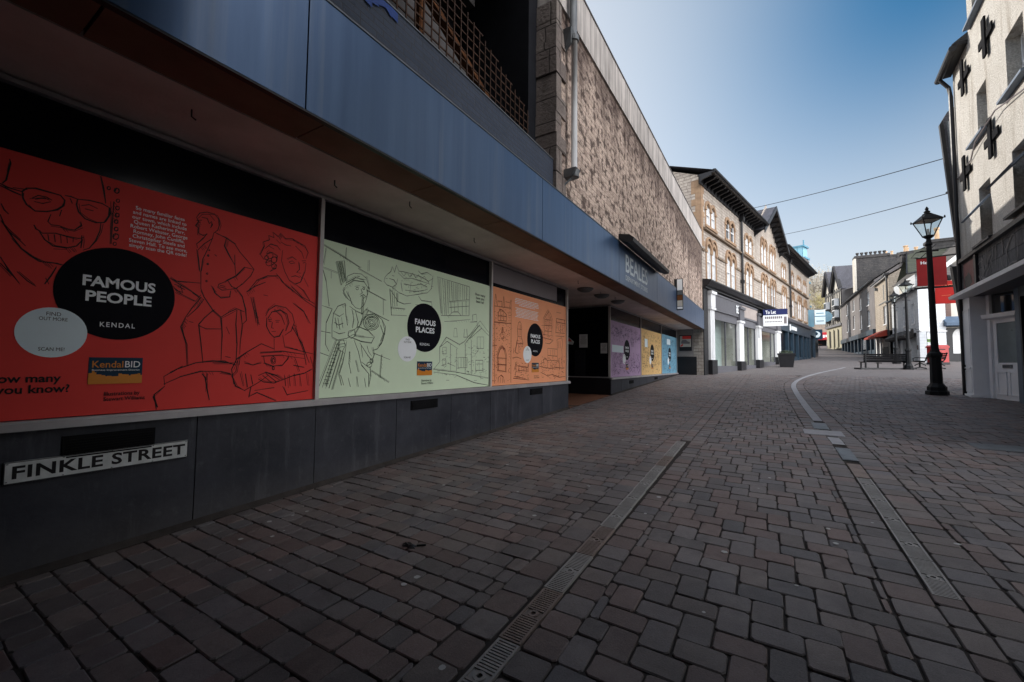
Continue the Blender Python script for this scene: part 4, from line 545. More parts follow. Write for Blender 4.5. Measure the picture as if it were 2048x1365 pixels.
# stone upper wall, quoin return, parapet
mb=MB(); mb.box(6.05,23.3,2.93,3.3,2.0,6.10); mb.build('stone_wall',M['stone'],B)
mb=MB(); rr=random.Random(5); z=2.79; i=0
while z<6.05:
    h=rr.uniform(.26,.40); w=.43 if i%2 else .36; l=.16 if i%2 else .34
    mb.box(6.02-rr.uniform(0,.02),6.05+l,2.905-rr.uniform(0,.015),2.93+w,z+.006,min(z+h,6.08)-.006); z+=h; i+=1
mb.build('quoin',M['stonequoin'],B)
MB().box(6.06,23.32,2.895,3.3,6.10,6.93).build('parapet',M['parapet'],B)
MB().box(6.05,23.34,2.88,3.32,6.93,6.965).build('parapet_coping',M['coping'],B)
# downpipe with hopper bracket
mb=MB(); mb.tube([(6.47,2.78,3.30),(6.47,2.78,5.62)],.052,14); pp=mb.build('downpipe',M['pipe'],B,smooth=True)
mb=MB(); mb.tube([(6.47,2.80,5.62),(6.47,2.80,6.95)],.062,14); mb.build('upper_pipe',M['metal'],pp,smooth=True)
mb=MB(); mb.hexa([(6.36,2.80,3.16),(6.55,2.80,3.16),(6.55,2.93,3.16),(6.36,2.93,3.16)],[(6.36,2.70,3.30),(6.56,2.70,3.30),(6.56,2.93,3.30),(6.36,2.93,3.30)]); mb.lathe([(.085,0),(.085,.13)],(6.47,2.78,3.17),14); mb.bar((6.33,2.92,3.0),(6.42,2.80,3.15),.03); mb.build('pipe_shoe',M['metal'],pp)
mb=MB(); mb.hexa([(6.36,2.80,5.52),(6.42,2.80,5.52),(6.42,2.93,5.40),(6.36,2.93,5.40)],[(6.28,2.76,5.72),(6.44,2.76,5.72),(6.44,2.93,5.72),(6.28,2.93,5.72)]); mb.lathe([(.09,0),(.09,.09)],(6.47,2.79,5.58),14); mb.build('hopper',M['metal'],pp)
# shop sign on the fascia + light hood
mb=MB(); mb.text('BEALES',9.66,11.70,2.17,2.60,2.846,bold=.012)
mb.text('DEPARTMENT STORES',9.66,11.70,1.98,2.10,2.846,bold=.004)
M['signpale']=mat('pale_grey_letters',(.62,.68,.72),.5,.3,var=.05,bmp=0)
mb.build('sign_lettering',M['signpale'],B)
mb=MB()
for (x0,x1) in ((9.1,12.95),):
    pr=[(x0,2.84,2.80),(x0,2.62,2.70),(x0,2.52,2.72),(x0,2.50,2.80),(x0,2.60,2.88),(x0,2.84,2.92)]
    mb.prism(pr,(x1-x0,0,0))
mb.build('light_hood',M['darkpaint'],B)
# soffit lamps
for (x,yy) in ((9.60,3.83),(10.70,3.80),(11.95,3.76)):
    mb=MB(); mb.lathe([(.20,0),(.20,-.02),(.17,-.05),(.10,-.085),(.02,-.09)],(x,yy,1.852),24); mb.build('ceiling_lamp',M['metal'],B,smooth=True)
mb=MB()
for (x,yy) in ((1.3,3.6),(2.6,3.75),(3.4,3.5),(8.6,3.6),(10.2,3.65),(11.2,3.6),(4.9,3.7)): MB().tube([(x,yy,1.852),(x,yy,1.80),(x+.03,yy,1.785)],.006,5).build('cable_hook',M['darkpaint'],B)
# entrance recess
mb=MB(); mb.poly([(9.31,4.25,-.405),(9.31,7.5,-.405),(9.31,7.5,1.85),(9.31,4.25,1.85)]); mb.poly([(9.31,7.5,-1.3),(12.56,7.5,-1.3),(12.56,7.5,1.85),(9.31,7.5,1.85)]); mb.box(9.30,9.36,4.2,7.5,-1.4,-.405)
mb.build('entrance_wall',M['shopglass'],B)
MB().box(12.545,12.56,4.22,7.5,-.40,1.80).build('entrance_window',M['shopglass'],B)
MB().box(12.54,12.6,4.18,7.5,-1.3,-.42).build('entrance_plinth',M['darkpaint'],B)
MB().box(12.53,12.56,4.2,7.5,-.42,-.385).build('entrance_sill',M['rail'],B)
MB().box(12.50,12.56,5.0,5.35,-.38,.45).build('door_panel',M['darkwall'],B)
MB().poly([(9.36,4.17,G(9.3)+.004),(12.56,4.17,G(12.5)+.004),(12.56,7.5,G(12.5)+.004),(9.36,7.5,G(9.3)+.004)]).build('entrance_floor',M['tile'],B)
# end return with framed poster
mb=MB(); mb.box(23.40,23.5,2.90,4.2,.44,1.84); mb.build('end_wall',M['greyrender'],B)
MB().box(23.385,23.5,2.86,3.24,.44,1.84).build('end_pier',M['cream'],B)
MB().box(23.37,23.52,2.84,4.2,-.75,.44).build('end_base',M['darkpaint'],B)
MB().box(-3,23.2,4.4,12,6.4,6.6).build('flat_roof',M['coping'],B)
mb=MB(); mb.box(-3,-2.9,2.9,12,-2,9.4); mb.box(-2.9,23.5,8.0,8.2,-2,6.5); mb.box(23.2,23.3,3.3,8.2,2.05,6.4); mb.build('rear_wall',M['greyrender'],B)

# ---- posters
def poster(x0,x1,m,label,inkm,art,wd,lines,top=1.365):
    t=thing('poster',label,'poster',ST,((x0+x1)/2,YP,-.40),'printed vinyl posters on the store windows')
    sh=MB().box(x0,x1,YP+.001,YP+.010,-.400,top).build('sheet',m,t)
    if art:
        mb=MB()
        rj=random.Random(int(x0*10)+99)
        for st in art:
            P=[(a/1000,b/1000) for a,b in st]; mb.ribbon(P,wd*rj.uniform(.75,1.15),YP-.0005)
            ln=sum(math.dist(a,b) for a,b in zip(P,P[1:]))
            if ln>.09:      # the pen goes over most lines more than once
                for _ in range(2 if ln>.25 else 1):
                    ox,oz=rj.gauss(0,.006),rj.gauss(0,.006); Q=[(a+ox+rj.gauss(0,.004),b+oz+rj.gauss(0,.004)) for a,b in P]
                    k0=rj.randrange(0,max(1,len(Q)-2)); k1=rj.randrange(k0+2,len(Q)+1) if len(Q)>k0+2 else len(Q); mb.ribbon(Q[k0:k1],wd*.55,YP-.0004)
            if ln>.2 and rj.random()<.5:   # short hatching beside a line
                i=rj.randrange(len(P)-1); a,b=P[i],P[i+1]
                for h in range(rj.randint(3,6)):
                    u=h/6; x=a[0]+(b[0]-a[0])*u; z=a[1]+(b[1]-a[1])*u; mb.ribbon([(x,z),(x+.022+rj.gauss(0,.004),z-.03+rj.gauss(0,.004))],wd*.5,YP-.0004)
        mb.build('line_drawing',inkm,t)
    cx=x0+1.65 if x0<9 else x0+1.76
    d=MB().disc(cx,.50,.347,YP-.002,56).build('title_disc',M['disc'],t)
    mb=MB(); mb.text('FAMOUS',cx-.205,cx+.215,.535,.615,YP-.004,bold=.03)
    mb.text(lines,cx-.185,cx+.195,.425,.505,YP-.004,bold=.03); mb.text('KENDAL',cx-.10,cx+.10,.245,.28,YP-.004,bold=.012,spacing=1.3); mb.build('title_lettering',M['white'],d)
    qx=cx-.335 if x0<9 else cx-.33
    c=MB().disc(qx,.185,.172,YP-.003,40).build('white_disc',M['paleblue' if x0<1 else 'white'],t)
    mb=MB(); mb.text('FIND',qx-.035,qx+.035,.300,.325,YP-.0045,bold=0); mb.text('OUT MORE',qx-.068,qx+.068,.266,.290,YP-.0045,bold=0); mb.text('SCAN ME!',qx-.062,qx+.062,.058,.082,YP-.0045,bold=0); mb.build('disc_lettering',M['ink'],c)
    bx=cx-.145
    g=MB().box(bx,bx+.305,YP-.003,YP,-.178,.018).build('emblem',M['navy'],t)
    mb=MB(); mb.text('Kendal',bx+.018,bx+.19,-.058,-.008,YP-.005,bold=.008); mb.poly([(bx,YP-.0045,-.178),(bx+.305,YP-.0045,-.178),(bx+.305,YP-.0045,-.115),(bx,YP-.0045,-.13)])
    r=random.Random(9); xx=bx
    while xx<bx+.29:
        w=r.uniform(.01,.03); h=r.uniform(-.13,-.095) + (.02 if abs(xx-bx-.15)>.09 else -.005); w=min(w,bx+.305-xx); mb.box(xx,xx+w,YP-.005,YP-.0032,-.15,h); xx+=w
    mb.build('emblem_gold',M['amber'],g)
    mb=MB(); mb.text('BID',bx+.20,bx+.29,-.056,-.008,YP-.005,bold=.008); mb.text('Business Improvement District',bx+.018,bx+.288,-.085,-.068,YP-.005,bold=.002); mb.build('emblem_white',M['white'],g)
    mb=MB(); mb.text('Illustrations by\nStewart Williams',cx-.055,cx+.185,-.305,-.237,YP-.003,bold=.010,align='LEFT'); mb.build('credit_lettering',inkm,t)
    return t,cx
def dec(s): return [[tuple(map(int,p.split(','))) for p in st.split()] for st in s.split('|')]
A_R=dec(ART_RED)
t,cx=poster(-.53,2.73,M['red'],'red poster with line-drawn people and a black FAMOUS PEOPLE disc',M['ink'],A_R,.0085,'PEOPLE')
mb=MB(); mb.text('So many familiar faces\nand names are linked to\nour town, which include\nQueen Katherine Parr,\nRobert Webster, George\nRomney, John Cunliffe,\nChristopher Steele and\nSteven Hall. To see more,\nsimply scan the QR code!',1.155,1.535,.868,1.205,YP-.003,bold=.006); mb.build('white_paragraph',M['white'],t)
mb=MB(); mb.text('How many\ndo you know?',.455,.885,-.245,-.10,YP-.003,bold=.022); mb.build('question_lettering',M['ink'],t)
t,cx=poster(2.78,6.035,M['green'],'pale green poster with a line-drawn piper and cottages and a FAMOUS PLACES disc',M['greenink'],dec(ART_GREEN),.0075,'PLACES')
mb=MB(); mb.text('How many\nhave you\nbeen to?',5.61,5.90,1.02,1.185,YP-.003,bold=.02); mb.build('question_lettering',M['greenink'],t)
t,cx=poster(6.085,9.28,M['orange'],'orange poster with line-drawn church tower and houses on its left and right',M['brownink'],dec(ART_ORANGE),.012,'PLACES',1.38)
mb=MB()
def para(x0,x1,z0,z1,n,y=YP-.003):
    r=random.Random(n)
    for i in range(n):
        z=z1-(z1-z0)*(i+.5)/n; h=(z1-z0)/n*.42; e=r.uniform(0,.12)*(x1-x0)*(1 if i<n-1 else 3)
        x=x0+e/2
        while x<x1-e/2:
            w=r.uniform(.03,.09); mb.box(x,min(x+w,x1-e/2),y-.0005,y,z-h/2,z+h/2); x+=w+.014
para(6.88,7.89,1.13,1.285,5); para(6.90,7.88,.90,1.10,7); mb.build('white_paragraph',M['white'],t)
def texture_strokes(x0,x1,z0,z1,n,seed,holes):
    r=random.Random(seed); out=[]
    while len(out)<n:
        x=r.uniform(x0,x1); z=r.uniform(z0,z1)
        if any((x-a)**2+(z-b)**2<c*c for a,b,c in holes): continue
        k=r.choice((2,3,4)); a=r.uniform(0,6.3); p=[(x,z)]
        for _ in range(k):
            a+=r.gauss(0,.9); p.append((p[-1][0]+math.cos(a)*r.uniform(.03,.12),p[-1][1]+math.sin(a)*r.uniform(.02,.09)))
        if all(x0<q[0]<x1 and z0<q[1]<z1 for q in p): out.append([(q[0]*1000,q[1]*1000) for q in p])
    return out
M['purpleink']=mat('purple_ink',(.10,.05,.13),.5,.2,bmp=0); M['ochreink']=mat('ochre_ink',(.19,.09,.03),.5,.2,bmp=0); M['blueink']=mat('blue_ink',(.03,.07,.13),.5,.2,bmp=0)
t,cx=poster(12.585,16.125,M['purple'],'purple poster covered in fine sketches, first one past the dark entrance',M['purpleink'],texture_strokes(12.65,16.05,-.35,.42,170,1,[(14.33,.5,.4),(14,.19,.2)])+texture_strokes(12.65,16.05,.75,1.3,130,2,[(14.33,.5,.4)]),.014,'FACES',1.38)
mb=MB(); mb.box(12.75,13.93,YP-.0015,YP,.39,.62); mb.build('pale_panel',M['paleblue'],t)
mb=MB(); para(14.8,15.22,.64,.82,4); mb.build('question_lettering',M['purpleink'],t)
t,cx=poster(16.20,19.68,M['ochre'],'ochre yellow poster between the purple and the blue posters',M['ochreink'],texture_strokes(16.3,19.6,-.35,1.32,260,3,[(17.9,.53,.4),(17.56,.23,.2)]),.015,'PLACES',1.40)
mb=MB(); mb.box(16.75,17.2,YP-.0015,YP,.70,1.03); mb.build('pale_panel',M['paleblue'],t)
t,cx=poster(19.76,23.34,M['blue'],'blue poster at the far end of the store windows',M['blueink'],texture_strokes(19.9,23.2,-.35,1.32,260,4,[(21.5,.55,.4),(21.1,.25,.2)]),.016,'PLACES',1.42)
mb=MB(); mb.box(20.9,21.7,YP-.0015,YP,.98,1.25); mb.build('pale_panel',M['paleblue'],t)

# ---- street name plate
t=thing('street_nameplate','white FINKLE STREET nameplate with black letters on the dark plinth','street sign',ST,(1.09,4.165,-.8))
def plate_z(x): return -.668-(0)*x
mb=MB(); mb.box(.605,1.592,4.150,4.166,-.800,-.662); mb.build('plate',mat('worn_white_enamel',(.62,.64,.64),.5,.4,var=.25,scale=12,bmp=.05,streak=.15),t)
mb=MB(); mb.text('FINKLE STREET',.640,1.572,-.772,-.688,4.1485,bold=.028,spacing=1.06); mb.build('lettering',M['ink'],t)
mb=MB(); 
for a in ((.6075,1.5895,-.6665,-.6625),(.6075,1.5895,-.7995,-.7955),(.6055,.6095,-.7995,-.6625),(1.5875,1.5915,-.7995,-.6625)): mb.box(a[0],a[1],4.1485,4.151,a[2],a[3])
for (x,z) in ((.618,-.675),(.618,-.787),(.87,-.672),(.87,-.792),(1.12,-.672),(1.12,-.792),(1.36,-.672),(1.36,-.792),(1.578,-.675),(1.578,-.787)): mb.lathe([(.006,0),(.004,.004)],(x,4.150,z),8)
mb.build('rim',M['darkpaint'],t)
# ---- papers in the entrance
def notice(x,y0,y1,z0,z1,label,red=False):
    t=thing('notice',label,'notice',ST,(x,(y0+y1)/2,z0))
    MB().box(x-.006,x,y0,y1,z0,z1).build('sheet',M['paper'],t)
    r=random.Random(int(y0*100)); mb=MB(); z=z1-.05
    while z>z0+.10:
        e=r.uniform(.02,.08); mb.box(x-.008,x-.006,y0+e,y1-e,z-.006,z+.002); z-=.028
    mb.build('print',M['blind'],t)
notice(12.53,4.92,5.20,.53,.95,'larger white paper notice fixed in the dark entrance'); notice(12.53,4.28,4.49,.34,.66,'smaller white paper notice beside the purple poster')
t=thing('window_sticker','small red and white picture sticker in the dark entrance by the orange poster','sticker',ST,(12.5,5.55,.6))
MB().poly([(12.52,5.62,.66),(12.52,5.42,.62),(12.52,5.38,.72),(12.52,5.55,.86),(12.52,5.63,.83)]).build('picture',M['paper'],t); MB().poly([(12.518,5.60,.74),(12.518,5.45,.72),(12.518,5.54,.85),(12.518,5.62,.83)]).build('red_patch',M['red'],t)
# ---- framed picture at the far return
t=thing('framed_advert','framed red and white picture advert on the grey return wall past the blue poster','advert',ST,(23.38,3.76,.75))
MB().box(23.375,23.40,3.46,4.07,.74,1.56).build('frame',M['darkpaint'],t)
MB().box(23.37,23.376,3.50,4.04,.95,1.52).build('picture',M['cream'],t); mb=MB(); mb.box(23.366,23.371,3.50,3.92,1.36,1.52); mb.poly([(23.367,4.04,1.0),(23.367,3.9,1.12),(23.367,3.88,1.02),(23.367,3.98,.96)]); mb.build('red_band',M['red'],t)
MB().poly([(23.367,3.98,1.12),(23.367,3.56,1.10),(23.367,3.55,1.2),(23.367,3.66,1.23),(23.367,3.74,1.32),(23.367,3.92,1.31),(23.367,3.97,1.22)]).build('car_shape',M['blind'],t)
# ---- projecting blade sign
t=thing('projecting_sign','tall narrow white and brown sign projecting from the stone wall past the store name','projecting sign',ST,(16.0,2.6,2.0))
MB().box(15.96,16.04,2.64,2.93,1.99,3.12).build('board',M['darkpaint'],t)
mb=MB(); mb.box(15.952,15.962,2.655,2.83,2.70,3.10); mb.box(15.952,15.962,2.655,2.83,2.02,2.10); mb.build('white_panel',M['white'],t)
mb=MB(); mb.box(15.952,15.961,2.655,2.83,2.35,2.52); mb.build('brown_panel',M['timber'],t); mb=MB(); mb.box(15.952,15.961,2.655,2.83,2.12,2.33); mb.build('pale_panel',M['cream'],t); mb=MB(); mb.box(15.952,15.961,2.655,2.83,2.54,2.68); mb.build('grey_panel',M['metal'],t)
# ================================================================== VICTORIAN STONE BLOCK (left, beyond the store)
VF=Frame(-2.9,23.3,78.2)
def vg(x): p=VF.w(x,0,0); return G(p.y)
M['vstone']=brickmat('pale_squared_rubble',(.55,.49,.425),(.43,.375,.33),(.29,.245,.22),.42,.17,.016,dark=(.07,.055,.05),darkamt=.45,bmp=.9,dist=.04,streak=.25,blotch=1.0)
M['sand']=mat('orange_sandstone',(.35,.235,.15),.85,.2,var=.45,scale=2.5,bmp=.2,c2=(.25,.165,.11),streak=.3)
M['slate']=brickmat('blue_grey_slate',(.10,.10,.12),(.075,.075,.09),(.03,.03,.035),.28,.2,.008,dark=(.04,.04,.045),darkamt=.4,bmp=.4,dist=.01,streak=.3,rough=.6)
M['whitepaint']=mat('white_painted_wood',(.70,.71,.73),.5,.4,var=.1,bmp=.04,streak=.15)
M['sash']=glassmat('window_glass',(.03,.035,.04),.05,.8)
M['paleglass']=mat('glass_with_blind_and_sky_tone',(.60,.61,.62),.25,.6,var=.2,bmp=0)  # pale base colour holds blinds plus sky reflection painted into the panes
M['greensh']=mat('whitened_shop_interior',(.52,.58,.56),.8,.2,var=.25,scale=.8,bmp=.05)
M['clear']=cleargl('clear_shop_glass')
M['greypaint']=mat('slate_grey_paint',(.10,.10,.115),.45,.4,var=.15,bmp=.04)
M['bluepaint']=mat('dark_blue_shop_paint',(.018,.04,.065),.4,.4,var=.3,bmp=.05)
V=thing('stone_shop_building','long gabled Victorian stone building of three storeys with tan arched windows over shops','building',VF,(15,0,.2))
bays=[(.61,2.12),(3.89,5.64),(7.89,9.63),(12.0,13.6),(14.7,16.3),(18.7,20.3),(22.0,23.6),(25.5,27.3),(28.7,30.2)]
L=31.2; GX0,GX1,GA=10.7,17.7,13.9
holes=[]
for i,(a,b) in enumerate(bays):
    gab=i in(3,4); m=(a+b)/2; hw=.09
    for (p,q) in ((a+.06,m-hw),(m+hw,b-.06)):
        holes.append((p,q,4.55,6.45)); holes.append((p,q,7.45 if not gab else 7.45,8.62 if not gab else 9.1))
mb=MB(); mb.wall(0,L,4.2,9.75,0,holes,.2); mb.poly([(GX0,0,9.75),(GX1,0,9.75),(GA,0,12.35)]); mb.box(0,L,.3,.5,9.0,9.1)
o=mb.build('wall',M['vstone'],V)
# end gable (faces the camera) with pitched top
mb=MB(); mb.poly([(0,0,-1),(0,9,-1),(0,9,9.8),(0,4.5,11.9),(0,0,9.9)]); mb.poly([(L,0,-1),(L,9,-1),(L,9,9.8),(L,4.5,11.9),(L,0,9.9)]); mb.poly([(0,9,-1),(L,9,-1),(L,9,9.8),(0,9,9.8)]); mb.build('gable_wall',M['vstone'],V)
mb=MB(); rr=random.Random(8); z=6.2
while z<9.7:
    h=rr.uniform(.28,.36); w=rr.choice((.30,.5)); mb.box(-.015,w*.8,-.012,w,z,min(z+h-.01,9.7)); z+=h
mb.build('quoin',M['sand'],V)
mb=MB(); mb.box(-.02,.06,1.9,2.25,8.9,9.35); mb.box(-.015,.06,1.85,2.3,8.2,8.85); mb.build('small_window',M['paleglass'],V)
for i,(a,b) in enumerate(bays):
    gab=i in(3,4); m=(a+b)/2; hw=.09
    for fl in (0,1):
        z0,zs,zt=((4.55,6.0,6.45) if fl==0 else (7.45,8.30,8.62) if not gab else (7.45,8.7,9.1))
        mb=MB()
        for (p,q) in ((a-.10,a+.06),(m-hw+.03,m+hw-.03),(b-.06,b+.10)): mb.box(p,q,-.03,.12,z0-.02,zs+.02)
        mb.box(a-.15,b+.15,-.09,.1,z0-.16,z0-.02)
        for (p,q) in ((a+.06,m-hw),(m+hw,b-.06)):
            mb.arch(p,q,zs,zt,-.03,.16,point=(fl==0)); mb.hood(p,q,zs,zt+.02,-.001,.15,.055)
            if fl==0 or gab: mb.hood(p-.10,q+.10,zs+.05,zt+.28,-.001,.10,.09)
        for (p,q) in ((a-.15,a+.09),(m-hw-.03,m+hw+.03),(b-.09,b+.15)): mb.box(p,q,-.075,.13,zs-.06,zs+.07)
        w=mb.build('window',M['sand'],V)
        mb=MB(); 
        for (p,q) in ((a+.06,m-hw),(m+hw,b-.06)): mb.box(p,q,.055,.075,z0,zt)
        mb.build('pane',M['paleglass' if (i*2+fl)%5!=3 else 'sash'],w)
        mb=MB()
        for (p,q) in ((a+.06,m-hw),(m+hw,b-.06)):
            for c in (p,q-.06): mb.box(c,c+.06,.01,.055,z0,zt)
            mb.box(p,q,.01,.055,z0,z0+.07); mb.box(p,q,.005,.055,(z0+zt)/2-.03,(z0+zt)/2+.03)
        mb.build('frame',M['whitepaint'],w)
mb=MB(); mb.prism([(.2,0,7.05),(.2,-.14,7.09),(.2,-.14,7.17),(.2,0,7.25)],(L-.2,0,0))
xs=[0.0]+[v for ab in bays for v in (ab[0]-.3,ab[1]+.3)]+[L]
for k in range(0,len(xs),2): mb.box(xs[k],xs[k+1],-.06,.0,5.93,6.05)
mb.build('string_course',mat('stained_string_course',(.20,.15,.11),.85,.2,var=.4,bmp=.2),V)
# eaves, brackets, gutters
def eave(x0,x1,z,n):
    mb=MB(); mb.box(x0,x1,-.75,.05,z,z+.07); mb.box(x0,x1,-.06,.0,z-.38,z); mb.tube([(x0,-.80,z+.08),(x1,-.80,z+.08)],.075,8); mb.box(x0,x1,-.78,-.70,z-.03,z+.16)
    k=int((x1-x0)/.55)
    for i in range(k+1):
        x=x0+.05+(x1-x0-.1)*i/k; mb.prism([(x-.05,-.0,z),(x-.05,-.65,z),(x-.05,-.60,z-.12),(x-.05,-.16,z-.24),(x-.05,0,z-.42)],(.1,0,0))
    return mb
eave(-.35,10.75,9.74,0).build('eaves',M['darkpaint'],V); eave(17.6,L+.5,9.74,0).build('eaves',M['darkpaint'],V)
mb=MB(); mb.poly([(-.3,-.78,9.86),(10.9,-.78,9.86),(10.9,4.5,12.0),(-.3,4.5,12.0)]); mb.poly([(17.4,-.78,9.86),(L+.5,-.78,9.86),(L+.5,4.5,12.0),(17.4,4.5,12.0)])
mb.poly([(-.3,9.3,9.8),(L+.5,9.3,9.8),(L+.5,4.5,12.0),(-.3,4.5,12.0)]); mb.poly([(10.9,2.5,11.2),(17.4,2.5,11.2),(17.4,4.5,12.0),(10.9,4.5,12.0)])
gl0,gl1=(GX0-.55,9.42),(GX1+.55,9.42); ga=(GA,12.0)
for e in (gl0,gl1): mb.poly([(e[0],-.7,e[1]),(ga[0],-.7,ga[1]),(ga[0],5.5,ga[1]),(e[0],5.5,e[1])])
mb.build('roof',M['slate'],V)
for e,s in ((gl0,-1),(gl1,1)):
    mb=MB(); mb.hexa([(e[0],-.72,e[1]-.30),(ga[0],-.72,ga[1]-.30),(ga[0],-.66,ga[1]-.30),(e[0],-.66,e[1]-.30)],[(e[0],-.72,e[1]+.03),(ga[0],-.72,ga[1]+.03),(ga[0],-.66,ga[1]+.03),(e[0],-.66,e[1]+.03)])
    mb.hexa([(e[0],-.70,e[1]-.10),(ga[0],-.70,ga[1]-.10),(ga[0],0,ga[1]-.10),(e[0],0,e[1]-.10)],[(e[0],-.70,e[1]-.03),(ga[0],-.70,ga[1]-.03),(ga[0],0,ga[1]-.03),(e[0],0,e[1]-.03)])
    for i in range(9):
        u=(i+.4)/9; x=e[0]+(ga[0]-e[0])*u; z=e[1]+(ga[1]-e[1])*u-.12; mb.prism([(x-.05,0,z),(x-.05,-.6,z),(x-.05,-.12,z-.3),(x-.05,0,z-.4)],(.1,0,0))
    mb.build('bargeboard',M['darkpaint'],V)
mb=MB(); mb.lathe([(.12,0),(.08,.25),(.2,.4),(.05,.6)],(GA,2.6,12.0),8); mb.build('finial',M['metal'],V)
for x in (6.8,21.6): 
    mb=MB(); mb.tube([(x,-.12,4.3),(x,-.12,9.3),(x,-.5,9.7)],.075,8); mb.box(x-.16,x+.16,-.28,-.02,9.2,9.6); mb.box(x-.11,x+.11,-.22,-.02,5.2,5.4); mb.build('drainpipe',M['darkpaint'],V)
# ground-floor shops
mb=MB(); mb.prism([(.0,0,4.05),(.0,-.28,4.12),(.0,-.42,4.30),(.0,-.42,4.38),(.0,0,4.46)],(17.6,0,0)); mb.box(0,17.6,-.16,.2,3.98,4.06); mb.build('shop_cornice',M['darkpaint'],V)
mb=MB(); mb.prism([(17.6,0,3.75),(17.6,-.3,3.85),(17.6,-.36,4.05),(17.6,0,4.22)],(L-17.6,0,0)); mb.build('shop_cornice',M['greypaint'],V)
def pil(x0,x1,ztop,zfoot=.55,front=-.14):
    g=vg((x0+x1)/2); mb=MB(); mb.box(x0,x1,front,.1,g+zfoot,ztop); 
    for c in (x0+(x1-x0)*.3,x0+(x1-x0)*.62): mb.box(c,c+(x1-x0)*.12,front-.02,front,g+zfoot+.1,ztop-.15)
    mb.box(x0-.06,x1+.06,front-.07,.1,ztop-.12,ztop); p=mb.build('pilaster',M['whitepaint'],V)
    mb=MB(); mb.box(x0-.08,x1+.08,front-.09,.1,g-.2,g+zfoot); mb.build('plinth_block',M['darkpaint'],p)
    mb=MB(); mb.box(x0-.03,x1+.03,front-.05,.1,ztop+.02,ztop+.75); mb.box(x0-.08,x1+.08,front-.12,.1,ztop+.70,ztop+.85); mb.build('console',M['whitepaint' if x0<1.5 else 'greypaint'],p)
MB().box(.02,.62,-.04,.1,vg(.3)-.2,3.98).build('dark_pier',M['darkpaint'],V)
pil(.70,1.35,3.05,.75); pil(5.85,6.75,2.75); pil(10.15,11.1,2.75); pil(15.9,17.1,2.75)
mb=MB(); mb.box(1.5,10.4,-.08,.1,2.95,3.9); mb.box(1.6,10.3,-.11,-.08,3.8,3.9); mb.box(1.6,10.3,-.11,-.08,2.95,3.03); fb=mb.build('fascia_board',M['greypaint'],V)
mb=MB(); mb.box(6.6,10.3,-.095,-.08,3.06,3.76); mb.build('reflection_panel',mat('pink_fascia_reflection',(.36,.31,.29),.7,.3,var=.2,bmp=.05),fb)  # pink reflection on the fascia, put in as a coloured panel
mb=MB(); mb.text('BEALES',5.35,6.95,3.15,3.65,-.118,bold=.02); mb.build('lettering',M['white'],fb)
mb=MB(); mb.box(11.0,17.4,-.08,.1,2.85,3.85); mb.build('fascia_board',M['greypaint'],V)
mb=MB(); mb.box(17.6,L,-.12,.1,2.95,3.78); fb2=mb.build('fascia_board',M['bluepaint'],V)
mb=MB(); mb.box(20.9,21.3,-.13,-.12,3.1,3.65)
for k in range(7): mb.box(21.6+k*.36,21.6+k*.36+.26,-.13,-.12,3.22,3.55)
mb.build('pale_mark',M['white'],fb2)
def shopwin(x0,x1,mull,zt=2.85,stall=.35,back='greensh'):
    g=min(vg(x0),vg(x1)); g2=vg((x0+x1)/2)
    MB().poly([(x0,.9,g),(x1,.9,g),(x1,.9,zt),(x0,.9,zt)]).build('shop_interior',M[back],V)
    mb=MB(); mb.poly([(x0,.12,zt),(x1,.12,zt),(x1,.9,zt),(x0,.9,zt)]); mb.poly([(x0,.1,g),(x0,.9,g),(x0,.9,zt),(x0,.1,zt)]); mb.poly([(x1,.1,g),(x1,.9,g),(x1,.9,zt),(x1,.1,zt)]); mb.poly([(x0,.12,g2+stall),(x1,.12,g2+stall),(x1,.9,g2+stall),(x0,.9,g2+stall)]); mb.box((x0+x1)/2-.5,(x0+x1)/2+.1,.84,.88,g2+stall,1.9); mb.build('window_bay',M['cream'],V)
    mb=MB(); mb.box(x0,x1,.0,.14,g-.3,g2+stall); mb.box(x0,x1,-.02,.10,zt-.35,zt+.1)
    for m in mull: mb.box(m-.03,m+.03,.02,.1,g2+stall,zt)
    mb.box(x0,x0+.06,.02,.1,g2,zt); mb.box(x1-.06,x1,.02,.1,g2,zt); f=mb.build('shop_window',M['greypaint'],V)
    MB().poly([(x0,.06,g2+stall),(x1,.06,g2+stall),(x1,.06,zt-.35),(x0,.06,zt-.35)]).build('pane',M['clear'],f)
shopwin(1.5,5.8,[3.7]); shopwin(6.85,10.1,[8.4],stall=.25); shopwin(11.2,15.85,[14.6],stall=.3)
mb=MB(); mb.box(17.2,L,.12,.2,vg(17)-.3,3.0); mb.build('shop_glazing',M['shopglass'],V)
mb=MB()
for x in (17.4,20.4,22.6,25.0,27.4,29.4,30.9): mb.box(x-.18,x+.18,-.1,.14,vg(x)-.2,2.96)
mb.box(17.2,L,-.02,.13,vg(17)-.3,vg(24)+.35); mb.build('shop_pilaster',M['bluepaint'],V)
